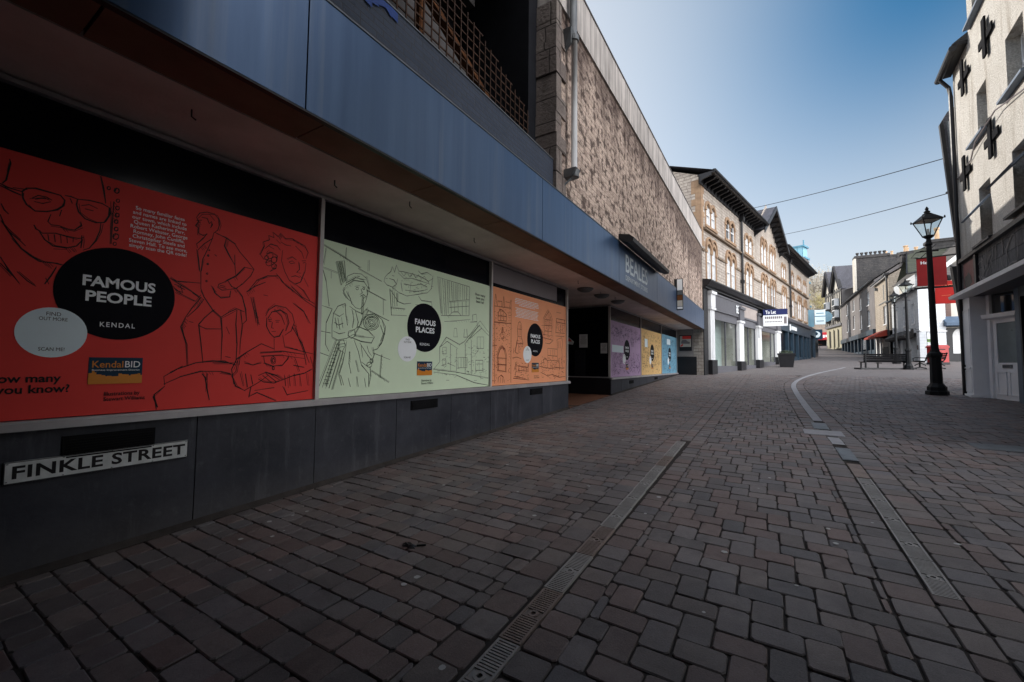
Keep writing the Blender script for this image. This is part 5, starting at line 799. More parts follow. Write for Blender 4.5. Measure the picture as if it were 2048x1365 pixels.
# to-let board: V-shaped flag board on a pole
TF=Frame(*VF.w(10.9,0,0).xy,0)
t=thing('to_let_board','white and navy To Let board projecting from the shopfronts','agents board',TF,(0,0,2.9))
MB().box(-.05,.05,-.62,-.52,1.9,4.0).build('post',M['darkpaint'],t)
bd=MB().box(.30,1.72,-.30,-.26,2.72,3.88).build('board',M['white'],t)
MB().box(.30,1.72,-.308,-.30,3.48,3.88).build('navy_band',mat('navy_board_paint',(.012,.022,.12),.5,.3,bmp=0),bd)
mb=MB(); mb.text('To Let',.44,1.05,3.56,3.80,-.312,bold=.03); mb.build('lettering',M['white'],bd)
mb=MB(); 
for k in range(9): mb.box(.40+k*.115,.40+k*.115+.085,-.304,-.30,3.22,3.38)
for k in range(11): mb.box(.42+k*.09,.42+k*.09+.06,-.304,-.30,2.98,3.06)
mb.box(1.50,1.66,-.304,-.30,2.86,3.34); mb.build('grey_print',M['blind'],bd)
mb=MB(); mb.hexa([(-.55,.9,3.05),(.30,-.28,3.40),(.32,-.26,3.40),(-.53,.92,3.05)],[(-.55,.9,3.55),(.30,-.28,3.88),(.32,-.26,3.88),(-.53,.92,3.55)]); mb.build('return_board',mat('navy_back_board',(.02,.025,.05),.6,.3,bmp=0),t)
# planter by the pilaster
gx,gy=.95,35.2
mb=MB(); z=G(gy); mb.hexa([(gx-.38,gy-.35,z-.05),(gx+.38,gy-.35,z-.05),(gx+.38,gy+.35,z-.05),(gx-.38,gy+.35,z-.05)],[(gx-.5,gy-.45,z+.85),(gx+.5,gy-.45,z+.85),(gx+.5,gy+.45,z+.85),(gx-.5,gy+.45,z+.85)]); mb.box(gx-.54,gx+.54,gy-.5,gy+.5,z+.85,z+.95)
t=thing('planter','black square planter with low dark foliage in front of the blue shopfront','planter',W0,(gx,gy,z)); mb.build('tub',M['darkpaint'],t)
def leaves(mb,c,rad,n,s,rnd):
    for _ in range(n):
        while True:
            p=Vector((rnd.uniform(-1,1),rnd.uniform(-1,1),rnd.uniform(-1,1)))
            if p.length<1: break
        q=Vector((c[0]+p.x*rad[0],c[1]+p.y*rad[1],c[2]+p.z*rad[2])); a=Vector((rnd.gauss(0,1),rnd.gauss(0,1),rnd.gauss(0,1))).normalized(); b=a.orthogonal().normalized(); w=s*rnd.uniform(.5,1.2)
        mb.poly([q-a*w,q+b*w*.5,q+a*w,q-b*w*.5])
M['leafdark']=mat('dark_leaf',(.035,.05,.03),.7,.3,var=.5,scale=20,bmp=0)
mb=MB(); leaves(mb,(gx,gy,z+1.0),(.45,.4,.16),260,.07,random.Random(4)); mb.build('foliage',M['leafdark'],t)

# ================================================================== NEAR RIGHT BUILDING
NF=Frame(4.72,16.84,266)      # local x runs from the far corner towards the camera
NBg=lambda x:G(NF.w(x,0,0).y)
def roughcast():
    m,nt,b=_new('cream_roughcast'); v=coords(nt); f=noise(nt,v,1.1,5,.6); col=mixc(nt,ramp(nt,f,.35,.7),(.64,.62,.58),(.76,.74,.70))
    f2=noise(nt,coords(nt,(2.5,2.5,.35)),1.3,5,.65); col=mixc(nt,ramp(nt,f2,.52,.75),col,(.40,.36,.31)); f3=noise(nt,v,26,4,.75); col=mixc(nt,ramp(nt,f3,.36,.60),mixc(nt,.45,col,(.18,.15,.12)),col)
    nt.links.new(col,b.inputs['Base Color']); b.inputs['Roughness'].default_value=.95; b.inputs['Specular IOR Level'].default_value=.1; bump(nt,b,noise(nt,v,20,5,.75),1.0,.06); return m
M['rough']=roughcast(); M['brightpaint']=mat('bright_white_paint',(.88,.90,.93),.5,.35,var=.06,bmp=.04)
NB=thing('roughcast_shop_building','tall cream roughcast building with black iron tie plates over a shop at the right edge','building',NF,(8,0,-1))
hw=[(1.95,2.66,5.78,6.93),(3.92,4.85,5.82,7.06),(1.76,2.60,3.12,4.54),(3.95,5.4,3.25,4.58),(1.95,2.9,8.9,10.2),(7.2,8.1,5.8,7.0),(7.2,8.1,3.2,4.5)]
mb=MB(); mb.wall(0,9,3.05,8.62,0,[h for h in hw if h[3]<8.7],.28); mb.wall(1.53,3.4,8.62,11.6,.001,[hw[4]],.2); mb.poly([(1.53,0,8.6),(1.53,3,8.6),(1.53,3,11.6),(1.53,0,11.6)]); mb.poly([(0,0,2.1),(0,9,2.1),(0,9,8.6),(0,0,8.6)]); mb.poly([(0,9,-2),(9,9,-2),(9,9,9),(0,9,9)]); mb.poly([(9,0,-2),(9,9,-2),(9,9,9),(9,0,9)]); mb.wall(3.4,9,8.62,10.5,0); mb.build('wall',M['rough'],NB)
for i,(a,b,c,d) in enumerate(hw):
    mb=MB(); y=.22
    for p in (a,b-.05): mb.box(p,p+.05,y,y+.06,c,d)
    mb.box(a,b,y,y+.06,c,c+.05); mb.box(a,b,y,y+.06,d-.05,d); mb.box(a,b,y,y+.06,(c+d)/2-.03,(c+d)/2+.03); w=mb.build('window',M['brightpaint'],NB)
    MB().box(a,b,y+.03,y+.045,c,d).build('pane',M['sash'],w)
M['blackiron']=mat('matt_black_iron',(.006,.006,.008),.8,.08,bmp=.1)
M['slateblue']=mat('blue_slate_sill',(.12,.16,.22),.5,.45,var=.25,bmp=.1)
for (a,b,c) in ((1.50,2.75,5.78),(3.78,5.1,5.82),(1.6,2.85,3.12),(3.8,5.6,3.25),(1.72,3.0,8.88)): MB().hexa([(a,-.14,c-.09),(b,-.14,c-.09),(b,.25,c-.06),(a,.25,c-.06)],[(a,-.14,c-.035),(b,-.14,c-.035),(b,.25,c+.004),(a,.25,c+.004)]).build('sill',M['slateblue'] if c>5 else M['darkpaint'],NB)
# top-hung lights propped open
for (a,b,zt,zb,out) in ((1.78,2.58,4.15,3.72,.36),(3.97,5.35,4.30,3.85,.42)):
    mb=MB(); mb.hexa([(a,-out,zb),(b,-out,zb),(b,-out+.05,zb-.01),(a,-out+.05,zb-.01)],[(a,-.02,zt),(b,-.02,zt),(b,.03,zt-.01),(a,.03,zt-.01)]); mb.build('open_light',M['slateblue'],NB)
for (x,z) in ((.93,5.28),(1.17,7.83),(2.95,7.80),(2.99,5.33)):
    mb=MB()
    mb.box(x-.10,x+.10,-.085,-.045,z-.47,z+.47); mb.box(x-.46,x+.46,-.06,-.03,z-.09,z+.09); mb.box(x-.06,x+.06,-.05,.0,z-.06,z+.06)
    mb.build('tie_plate',M['blackiron'],NB,label='black iron cross-shaped tie plate')
mb=MB(); mb.tube([(0,-.02,5.42),(1.4,-.03,5.46),(2.2,-.12,5.62),(3.6,-.12,5.70),(5,-.03,5.44),(9,-.02,5.42)],.016,5); mb.build('cable',M['blind'],NB)
mb=MB(); mb.tube([(-.15,-.28,8.56),(1.50,-.28,8.56)],.085,10); mb.box(-.15,1.50,-.24,.0,8.60,8.68); mb.tube([(.04,-.28,8.5),(.04,-.1,8.2),(.06,-.07,7.9),(.06,-.07,2.2),(.06,-.07,-.9)],.05,8); mb.build('gutter',M['darkpaint'],NB)
mb=MB(); mb.poly([(-.18,-.3,8.66),(1.53,-.3,8.66),(1.53,3,11.0),(-.18,3,11.0)]); mb.poly([(-.18,9.3,8.6),(9,9.3,8.6),(9,3,11.0),(-.18,3,11.0)]); mb.poly([(3.4,-.2,10.5),(9,-.2,10.5),(9,3,11.3),(3.4,3,11.3)]); mb.poly([(1.4,-.2,11.6),(3.5,-.2,11.6),(3.5,3,11.9),(1.4,3,11.9)]); mb.build('roof',M['slate'],NB)
MB().box(-.02,9,-.10,.02,2.95,3.05).build('sill_band',M['darkpaint'],NB)
M['frieze']=brickmat('dark_stone_frieze',(.17,.165,.165),(.12,.12,.125),(.05,.05,.05),.5,.3,.012,dark=(.03,.03,.033),darkamt=.6,bmp=.8,dist=.12,streak=.5)
MB().box(0,9,.0,.1,2.02,2.95).build('frieze',M['frieze'],NB)
mb=MB(); rr=random.Random(6)
for k in range(34):
    x=1.5+rr.random()*5; z=2.1+rr.random()*.5; P=[(x,z)]; a=rr.uniform(.8,2.0)
    for _ in range(4): a+=rr.gauss(0,.35); P.append((P[-1][0]+.13*math.cos(a),min(2.9,P[-1][1]+.13*math.sin(a))))
    mb.ribbon(P,rr.uniform(.02,.06),-.012)
mb.build('carved_scroll',mat('worn_pale_relief',(.22,.21,.205),.85,.2,var=.3,bmp=.2),NB)
MB().box(1.30,1.46,-.06,.0,2.06,2.94).build('bracket',M['darkpaint'],NB)
mb=MB(); mb.prism([(-.05,.05,1.93),(-.05,-.28,1.95),(-.05,-.30,2.03),(-.05,.05,2.06)],(9,0,0)); mb.build('cornice',M['brightpaint'],NB)
def npil(x0,x1):
    g=NBg((x0+x1)/2); mb=MB(); mb.box(x0,x1,-.04,.36,g-.1,1.92); p=mb.build('pilaster',M['brightpaint'],NB)
    mb=MB(); w=x1-x0
    for (z0,z1) in ((g+.12,g+.72),(g+.86,1.6)):
        for a in ((x0+.06,x0+.09,z0,z1),(x1-.09,x1-.06,z0,z1),(x0+.06,x1-.06,z0,z0+.03),(x0+.06,x1-.06,z1-.03,z1)): mb.box(a[0],a[1],-.055,-.04,a[2],a[3])
    mb.box(x0-.02,x1+.02,-.09,.1,g-.1,g+.06); mb.box(x0+.1,x1-.1,-.07,-.04,g+.76,g+.80); mb.build('panel_moulding',M['brightpaint'],p)
npil(.02,.70)
g=NBg(1.2); y=0
c18,s18=math.cos(R(19)),math.sin(R(19))
def turn(mb): mb.v=[(.74+u*c18-v*s18,.29+u*s18+v*c18,z) for u,v,z in mb.v]; return mb
mb=MB(); mb.box(-.02,.08,-.03,.1,g-.1,1.93); mb.box(.92,1.02,-.03,.1,g-.1,1.93); mb.box(.0,1.0,-.05,.1,g+2.10,g+2.20); mb.prism([(-.06,0,g+2.08),(-.06,-.11,g+2.12),(-.06,-.13,g+2.22),(-.06,0,g+2.24)],(1.14,0,0)); turn(mb).build('door_frame',M['brightpaint'],NB)
mb=MB(); mb.box(.09,.91,.02,.07,g,g+.95); mb.box(.09,.20,.02,.07,g+.95,g+2.09); mb.box(.80,.91,.02,.07,g+.95,g+2.09); mb.box(.20,.80,.02,.07,g+1.98,g+2.09)
for (u0,u1) in ((.16,.46),(.54,.84)):
    for q in ((u0,u0+.03,g+.12,g+.72),(u1-.03,u1,g+.12,g+.72),(u0,u1,g+.12,g+.15),(u0,u1,g+.69,g+.72)): mb.box(q[0],q[1],.005,.02,q[2],q[3])
dr=turn(mb).build('door',M['brightpaint'],NB)
turn(MB().box(.20,.80,.04,.05,g+.95,g+1.98)).build('door_glass',mat('frosted_door_glass',(.20,.24,.25),.3,.5,var=.2,bmp=.05),dr)
turn(MB().box(.36,.64,.0,.02,g+.82,g+.90)).build('letterbox',M['metal'],dr)
turn(MB().box(.06,.94,.03,.05,g+2.24,1.93)).build('fanlight',M['sash'],NB)
MB().box(1.70,1.98,.50,.75,g-.3,1.93).build('blue_pier',mat('blue_grey_paint',(.10,.13,.17),.5,.35,var=.2,bmp=.05),NB)
MB().poly([(-.0,.0,1.94),(9,.0,1.94),(9,.9,1.94),(0,.9,1.94)]).build('frieze_soffit',M['greypaint'],NB)
mb=MB()
for x in (2.0,3.6,5.4,7.0,8.9): mb.box(x,x+.08,.50,.68,NBg(x)-.2,1.93)
mb.box(1.98,9,.50,.68,-2,NBg(3)+.10); mb.box(1.98,9,.50,.68,1.70,1.93); sw=mb.build('shop_window',M['darkpaint'],NB)
MB().poly([(2.0,.62,-2),(9,.62,-2),(9,.62,1.8),(2.0,.62,1.8)]).build('pane',M['shopglass'],sw)
mb=MB(); mb.box(2.3,4.4,.595,.61,1.22,1.48); sl=mb.build('window_strip',mat('pale_blue_sign_strip',(.16,.24,.32),.5,.3,var=.2,bmp=0),sw)
mb=MB()
for k in range(11): mb.box(2.4+k*.17,2.4+k*.17+.11,.588,.595,1.29,1.41)
mb.build('strip_marks',M['paleblue'],sl)
t=thing('dark_red_sign','small dark red sign with a black blot on the stone frieze above the white pilaster','sign',NF,(.72,-.02,2.1))
MB().box(.28,1.16,-.03,-.001,2.10,2.88).build('board',mat('dark_red_paint',(.14,.012,.016),.5,.3,var=.3,bmp=.05),t)
mb=MB(); rr=random.Random(3); mb.poly([(.68+.34*math.cos(a)*rr.uniform(.7,1.2),-.034,2.36+.22*math.sin(a)*rr.uniform(.7,1.15)) for a in [i*math.pi/7 for i in range(14)]]); mb.build('black_emblem',M['ink'],t)

# slate-hung neighbour just beyond, with dark shop brackets
SF=Frame(5.15,17.1,0)
S=thing('slate_hung_house','narrow dark slate-hung house front squeezed behind the roughcast building','house',SF,(1,3,-.7))
def onY(y): return y-17.1
mb=MB(); mb.prism([(-.27,1.4,7.95),(-.12,1.4,8.25),(.7,1.4,8.8),(.7,1.4,4.1),(-.03,1.4,4.1)],(0,.3,0)); mb.build('slate_face',M['slate'],S)
mb=MB(); mb.prism([(-.33,1.36,7.85),(-.25,1.36,8.0),(.0,1.36,4.15),(-.04,1.36,4.05),(-.09,1.36,4.1)],(0,.1,0)); mb.build('verge',M['darkpaint'],S); mb=MB(); mb.tube([(-.15,1.33,7.9),(.02,1.33,4.2),(.06,1.33,3.6)],.035,6); mb.build('drainpipe',M['metal'],S)
mb=MB(); mb.box(.12,4,1.6,1.9,-1,4.2); mb.build('lower_wall',M['greyrender'],S)
mb=MB(); mb.prism([(-.24,1.2,3.15),(.4,1.2,3.3),(.4,1.2,.55),(.02,1.2,.65),(-.10,1.2,1.6)],(0,.2,0)); mb.build('shop_bracket',M['darkpaint'],S)
mb=MB(); mb.tube([(-.05,1.1,-.75),(-.05,1.1,2.6)],.05,8); mb.build('grey_downpipe',M['metal'],S)

# ================================================================== LAMPS
M['lampiron']=mat('black_lamp_iron',(.007,.008,.010),.55,.2,var=.3,bmp=.05)
LF=Frame(0,0,25)
def lamp():
    t=thing('street_lamp','','street lamp',W0,(0,0,0))
    mb=MB(); mb.lathe([(.25,-.1),(.25,.10),(.21,.12),(.21,.22),(.165,.28),(.135,.34),(.125,1.06),(.155,1.10),(.155,1.18),(.11,1.22),(.09,1.30)],(0,0,0),8); mb.build('base',M['lampiron'],t)
    mb=MB(); mb.lathe([(.085,1.28),(.075,2.2),(.062,4.1),(.058,4.3),(.09,4.34),(.06,4.40),(.05,4.52)],(0,0,0),14); mb.bar((-.22,0,4.15),(.22,0,4.15),.03); mb.build('column',M['lampiron'],t,smooth=False)
    h0,h1=.085,.225; z0,z1=4.58,5.04
    mb=MB()
    for sx,sy in ((1,1),(1,-1),(-1,-1),(-1,1)): mb.bar((sx*h0,sy*h0,z0),(sx*h1,sy*h1,z1),.022)
    for z,h in ((z0,h0),(z1,h1)):
        for a,b in (((-h,-h),(h,-h)),((h,-h),(h,h)),((h,h),(-h,h)),((-h,h),(-h,-h))): mb.bar((*a,z),(*b,z),.028)
    mb.lathe([(.05,4.50),(.12,4.56),(.12,4.60)],(0,0,0),8); lan=mb.build('lantern',M['lampiron'],t)
    mb=MB()
    for a,b in (((-1,-1),(1,-1)),((1,-1),(1,1)),((1,1),(-1,1)),((-1,1),(-1,-1))): mb.poly([(a[0]*h0,a[1]*h0,z0),(b[0]*h0,b[1]*h0,z0),(b[0]*h1,b[1]*h1,z1),(a[0]*h1,a[1]*h1,z1)])
    mb.build('pane',M['clear'],lan)
    mb=MB(); q=.255; mb.hexa([(-q,-q,z1),(q,-q,z1),(q,q,z1),(-q,q,z1)],[(-.08,-.08,z1+.19),(.08,-.08,z1+.19),(.08,.08,z1+.19),(-.08,.08,z1+.19)]); mb.lathe([(.09,5.2),(.11,5.24),(.06,5.27),(.075,5.31),(.03,5.35),(.045,5.39),(.01,5.46)],(0,0,0),8)
    for sx,sy in ((1,1),(1,-1),(-1,-1),(-1,1)): mb.lathe([(.02,0),(.02,.05),(.0,.08)],(sx*q,sy*q,z1-.01),5)
    mb.build('lantern_roof',M['lampiron'],lan); mb=MB(); mb.tube([(0,0,4.6),(0,0,4.8)],.03,8); mb.build('lamp_fitting',M['paper'],lan)
    return t
l1=lamp(); l1.location=(4.02,16.55,G(16.55)); l1.rotation_euler=(0,R(-.55),R(17)); tag(l1,'nearest and tallest black lamp post, beside the roughcast building','street lamp','black lantern lamp posts')
dup(l1,(6.99,33.6,G(33.6)),R(30),'middle black lamp post, standing at the right end of the long bench'); dup(l1,(7.94,41.3,G(41.3)),R(12),'farthest black lamp post, seen behind the long bench before the white building')

# ================================================================== BENCHES
M['benchwood']=mat('dark_weathered_slats',(.004,.004,.005),.8,.1,var=.4,bmp=.1)
bF=Frame(4.85,32.95,21)
t=thing('bench','long dark slatted bench seen from behind, left of the lamp post','bench',bF,(1.25,.2,G(33.3)))
z=G(33.3); mb=MB()
for k in range(4): mb.box(0,2.5,.02,.06,z+.46+k*.125,z+.565+k*.125)
mb.build('backrest',M['benchwood'],t)
mb=MB()
for k in range(4): mb.box(0,2.5,.10+k*.12,.19+k*.12,z+.43,z+.47)
mb.build('seat',M['benchwood'],t)
for x in (.1,2.4):
    mb=MB(); mb.bar((x,.05,z),(x,.04,z+.97),.07); mb.bar((x,.5,z),(x,.5,z+.45),.06); mb.bar((x,.04,z+.42),(x,.54,z+.42),.05); mb.build('leg',M['lampiron'],t)
MB().box(-.2,2.7,-.08,.66,z-.06,z+.09).build('base_slab',M['darkpaint'],t)
mb=MB(); mb.bar((.9,.3,z+.05),(.9,.3,z+.42),.06); mb.bar((.8,.3,z+.38),(1.1,.3,z+.38),.05); mb.build('middle_support',M['lampiron'],t)
cF=Frame(7.75,34.6,-70)
t=thing('bench','bench seen end-on with scrolled iron arms, between lamp post and red box','bench',cF,(0,0,G(34.6)))
z=G(34.6)
for x in (-.05,1.35):
    mb=MB(); mb.tube([(x,-.32,z+.03),(x,0,z+.10),(x,.32,z+.03)],.035,6); mb.tube([(x,-.04,z+.08),(x,-.02,z+.40)],.05,6); mb.tube([(x,-.35,z+.46),(x,.2,z+.42),(x,.30,z+.55),(x,.42,z+.95)],.035,6); mb.tube([(x,-.35,z+.46),(x,-.38,z+.62),(x,-.25,z+.68),(x,.30,z+.66)],.03,6); mb.tube([(x,-.3,z+.2),(x,0,z+.36),(x,.28,z+.2)],.03,6); mb.build('iron_end',M['lampiron'],t)
mb=MB()
for k in range(5): mb.box(-.1,1.4,-.32+k*.11,-.23+k*.11,z+.455,z+.49)
mb.build('seat',M['benchwood'],t); mb=MB()
for k in range(4): mb.hexa([(-.1,.27+k*.035,z+.56+k*.1),(1.4,.27+k*.035,z+.56+k*.1),(1.4,.31+k*.035,z+.56+k*.1),(-.1,.31+k*.035,z+.56+k*.1)],[(-.1,.29+k*.035,z+.63+k*.1),(1.4,.29+k*.035,z+.63+k*.1),(1.4,.33+k*.035,z+.63+k*.1),(-.1,.33+k*.035,z+.63+k*.1)])
mb.build('backrest',M['benchwood'],t)

# ================================================================== HANGING RED SIGNS + WIRES
M['signred']=mat('deep_red_sign_paint',(.24,.008,.010),.55,.25,var=.15,bmp=.03); M['signred2']=mat('bright_red_sign_paint',(.45,.015,.012),.55,.25,var=.12,bmp=.03)
HF=Frame(5.10,22.8,0)
t=thing('hanging_sign','larger dark red hanging sign on an iron bracket, behind the nearest lamp post','hanging sign',HF,(.6,0,3.3))
MB().box(.0,.86,-.025,.025,3.25,4.37).build('board',M['signred'],t)
mb=MB(); mb.text('Hol',.12,.36,4.12,4.24,-.028,bold=.02,align='LEFT'); mb.build('lettering',M['white'],t)
mb=MB(); mb.bar((-.1,0,3.16),(1.6,0,3.19),.07); mb.bar((.0,0,4.36),(1.6,0,4.44),.05); mb.tube([(.05,0,4.4),(-.15,0,4.42),(0,0,4.62),(1.4,0,4.75)],.02,6); mb.bar((.1,0,4.36),(.6,0,4.9),.025); mb.build('bracket',M['lampiron'],t)
KF=Frame(6.37,25.9,0)
t=thing('hanging_sign','smaller bright red hanging sign, lower and behind the darker red one','hanging sign',KF,(.5,0,2.6))
MB().box(.0,.70,-.025,.025,2.84,3.86).build('board',M['signred2'],t)
mb=MB(); mb.ribbon([(.08+i*.036,3.60+.03*math.sin(i*1.9)+.006*i) for i in range(15)],.018,-.028); mb.ribbon([(.2,3.2),(.5,3.21)],.012,-.028); mb.build('script_mark',M['orange'],t)
mb=MB(); mb.bar((.0,0,3.9),(1.9,0,3.94),.05); mb.lathe([(.12,0),(.1,.12),(.03,.2)],(.45,0,3.92),8); mb.build('bracket',M['lampiron'],t)
def wire(a,b,sag,label,ins=None):
    a=Vector(a);b=Vector(b); mb=MB(); mb.tube([a.lerp(b,i/16)-Vector((0,0,sag*4*(i/16)*(1-i/16))) for i in range(17)],.016,5)
    o=mb.build('overhead_wire',M['darkpaint']); tag(o,label,'wire')
    if ins:
        p=a.lerp(b,.93); q=a.lerp(b,.97); mb=MB(); mb.tube([p,q],.05,6); c=mb.build('insulator',M['darkpaint']); c.parent=o
wire((-1.5,30.2,9.95),(5.9,19.0,7.05),.12,'upper thin wire crossing the sky from the stone building to the right')
wire((.9,41.0,10.9),(5.9,19.3,5.95),.12,'lower thin wire across the sky ending in a small insulator at the right',True)
# ================================================================== RIGHT-HAND ROW ACROSS THE SQUARE
M['whitewash']=brickmat('white_painted_stone',(.56,.59,.62),(.49,.52,.56),(.38,.41,.44),.45,.22,.01,dark=(.35,.35,.36),darkamt=.25,bmp=.5,dist=.03,streak=.2)
M['greyren']=mat('weathered_grey_render',(.22,.205,.205),.9,.1,var=.3,scale=.6,bmp=.15,bscale=15,streak=.35)
M['buffstone']=brickmat('buff_stone',(.46,.40,.33),(.38,.33,.27),(.27,.23,.20),.5,.2,.015,dark=(.12,.10,.08),darkamt=.4,bmp=.6,dist=.06,streak=.3)
M['darkstone']=brickmat('sooty_stone',(.085,.08,.078),(.06,.058,.06),(.05,.05,.05),.5,.25,.015,dark=(.025,.025,.028),darkamt=.6,bmp=.7,dist=.06,streak=.5)
M['oldslate']=brickmat('lichen_slate',(.13,.12,.115),(.095,.09,.09),(.04,.04,.04),.35,.22,.01,dark=(.05,.05,.045),darkamt=.5,bmp=.4,dist=.02,streak=.3)
M['terra']=mat('terracotta_pot',(.50,.20,.08),.8,.2,var=.25,bmp=.1); M['buffpot']=mat('buff_chimney_pot',(.55,.38,.24),.8,.2,var=.2,bmp=.1)
M['oldcream']=mat('yellowed_cream_stucco',(.40,.37,.27),.8,.2,var=.2,scale=.8,bmp=.1,streak=.3)
M['awn']=mat('red_awning_canvas',(.30,.045,.03),.7,.2,var=.25,bmp=.1)
M['teal']=mat('teal_blue_glazing',(.10,.26,.36),.3,.5,var=.4,scale=.6,bmp=0)
def win(T,x0,x1,z0,z1,y=0,white=True):
    mb=MB(); e=.07
    for a in ((x0,x0+e,z0,z1),(x1-e,x1,z0,z1),(x0,x1,z0,z0+e),(x0,x1,z1-e,z1),(x0,x1,(z0+z1)/2-.03,(z0+z1)/2+.03)): mb.box(a[0],a[1],y+.05,y+.1,a[2],a[3])
    mb.box(x0-.1,x1+.1,y-.09,y+.1,z0-.12,z0); w=mb.build('window',M['whitepaint' if white else 'greypaint'],T)
    MB().box(x0,x1,y+.10,y+.12,z0,z1).build('pane',M['paleglass' if white else 'sash'],w)
def chimney(T,x0,x1,y0,y1,z0,z1,n,m,pot='buffpot',ph=.7):
    mb=MB(); mb.box(x0,x1,y0,y1,z0,z1); mb.box(x0-.1,x1+.1,y0-.1,y1+.1,z1-.25,z1); c=mb.build('chimney',m,T); mb=MB(); al=(x1-x0)>(y1-y0)
    for k in range(n):
        u=(k+.5)/n; px,py=((x0+(x1-x0)*u,(y0+y1)/2) if al else ((x0+x1)/2,y0+(y1-y0)*u)); mb.lathe([(.17,0),(.14,ph*.8),(.19,ph*.85),(.19,ph)],(px,py,z1),8)
    mb.build('chimney_pot',M[pot],c)

# --- white building on the corner of the square
WF=Frame(9.7,43.4,-90)       # local x: 0 at near corner, negative = further up the street
t=thing('white_corner_building','white painted two storey building with a cut corner behind the lamp posts','building',WF,(-4,0,.5))
wh=[(-1.75,-1.02,3.45,5.05),(-4.3,-3.5,3.45,5.05),(-7.1,-6.2,3.45,5.05)]
mb=MB(); mb.wall(-8.15,0,2.7,6.05,0,wh,.16); mb.poly([(-8.15,0,0),(-8.15,7,0),(-8.15,7,6.1),(-8.15,0,6.1)])
A=(0,0); Bp=(-1.15,1.75); Cc=(-4.2,2.7)
for (p,q) in ((A,Bp),(Bp,Cc)): mb.poly([(*p,-.2),(*q,-.2),(*q,6.3),(*p,6.05)])
for x in (-.75,-3.1,-5.6,-8.1): mb.box(x,x+.75,-.0,.4,-.1,2.75)
wl=mb.build('wall',M['whitewash'],t)
for h in wh: win(t,h[0],h[1],h[2],h[3],.05)
mb=MB(); mb.hexa([(0.02,-.02,2.72),(-1.13,1.73,2.72),(-1.05,1.80,2.72),(.1,.05,2.72)],[(0.02,-.02,2.82),(-1.13,1.73,2.82),(-1.05,1.80,2.82),(.1,.05,2.82)]); mb.build('string_course',M['pipe'],t)
mb=MB(); mb.prism([(-8.1,0,2.3),(-8.1,-.55,2.35),(-8.1,-.6,2.55),(-8.1,0,3.05)],(6.6,0,0)); mb.build('shop_canopy',M['darkstone'],t)
mb=MB(); mb.box(-8.1,-.1,.35,.45,-.2,2.7); mb.build('shop_glazing',M['shopglass'],t)
mb=MB(); mb.tube([(-.5,-.05,2.95),(-.5,-.45,3.05),(-.5,-.75,2.9)],.04,6); mb.lathe([(.10,0),(.16,-.15),(.05,-.22)],(-.5,-.5,2.95),8); mb.build('wall_lamp',M['metal'],t)
mb=MB(); E=[(.25,-.25,6.0),(-8.4,-.25,6.0),(-8.4,5,9.9),(-3.6,5,9.9)]; mb.poly(E); mb.poly([(.25,-.25,6.0),(-3.6,5,9.9),(-4.2,2.9,6.3),(-1.05,1.7,6.25)]); mb.build('roof',M['oldslate'],t)
mb=MB(); mb.tube([(.3,-.3,6.0),(-8.4,-.3,6.0)],.09,6); mb.build('gutter',M['darkpaint'],t)
chimney(t,-9.0,-8.0,2.6,4.4,7.5,10.0,2,M['whitewash'],'terra',.75)
chimney(t,-3.9,-3.1,4.0,4.9,9,10.0,1,M['darkstone'],'buffpot',.8)
mb=MB(); mb.box(-.72,-.36,-.0,.02,1.35,1.7); mb.build('plaque',M['signred'],t)
p=WF.w(-.45,.66,0); 
Q=Frame(p.x,p.y,math.degrees(math.atan2(Bp[0]*-1,Bp[1])))
d0=WF.w(0,0,0); d1=WF.w(*Bp,0); Q=Frame(d0.x,d0.y,math.degrees(math.atan2(d1.y-d0.y,d1.x-d0.x)))
tt=thing('green_sign','small green rectangular sign on the white corner wall above the red box','sign',Q,(.62,-.03,1.9)); MB().box(.42,.86,-.04,-.002,1.92,2.16).build('board',mat('green_sign',(.10,.20,.04),.5,.3,bmp=0),tt); mb=MB(); mb.box(.48,.80,-.045,-.04,2.01,2.07); mb.build('mark',M['darkpaint'],tt)
tt=thing('blue_sign','narrow dark blue upright sign on the white wall left of the red box','sign',Q,(.28,-.03,1.1)); MB().box(.17,.35,-.05,-.002,1.12,1.62).build('board',mat('blue_sign',(.03,.07,.16),.5,.3,bmp=0),tt)
# red box
PF=Frame(9.95,40.6,20)
t=thing('red_post_box','squat red post box by the white corner building, partly hidden by the nearest lamp post','post box',PF,(0,0,G(40.9)))
z=G(40.9); M['postred']=mat('post_box_red',(.34,.012,.014),.35,.5,var=.2,bmp=.03)
mb=MB(); mb.hexa([(-.42,-.3,z),(.48,-.3,z),(.48,.3,z),(-.42,.3,z)],[(-.42,-.3,z+1.15),(.48,-.3,z+1.15),(.48,.3,z+1.15),(-.42,.3,z+1.15)]); mb.prism([(-.46,-.34,z+1.15),(.52,-.34,z+1.15),(.52,-.34,z+1.24),(.40,-.34,z+1.34),(-.34,-.34,z+1.34),(-.46,-.34,z+1.24)],(0,.68,0)); bdy=mb.build('body',M['postred'],t)
MB().box(-.2,.28,-.31,-.30,z+1.0,z+1.06).build('slot',M['ink'],bdy); MB().box(-.30,-.10,-.312,-.30,z+.78,z+.93).build('label_plate',M['white'],bdy); MB().box(-.45,.51,-.33,.33,z-.05,z+.14).build('base',M['darkpaint'],t)

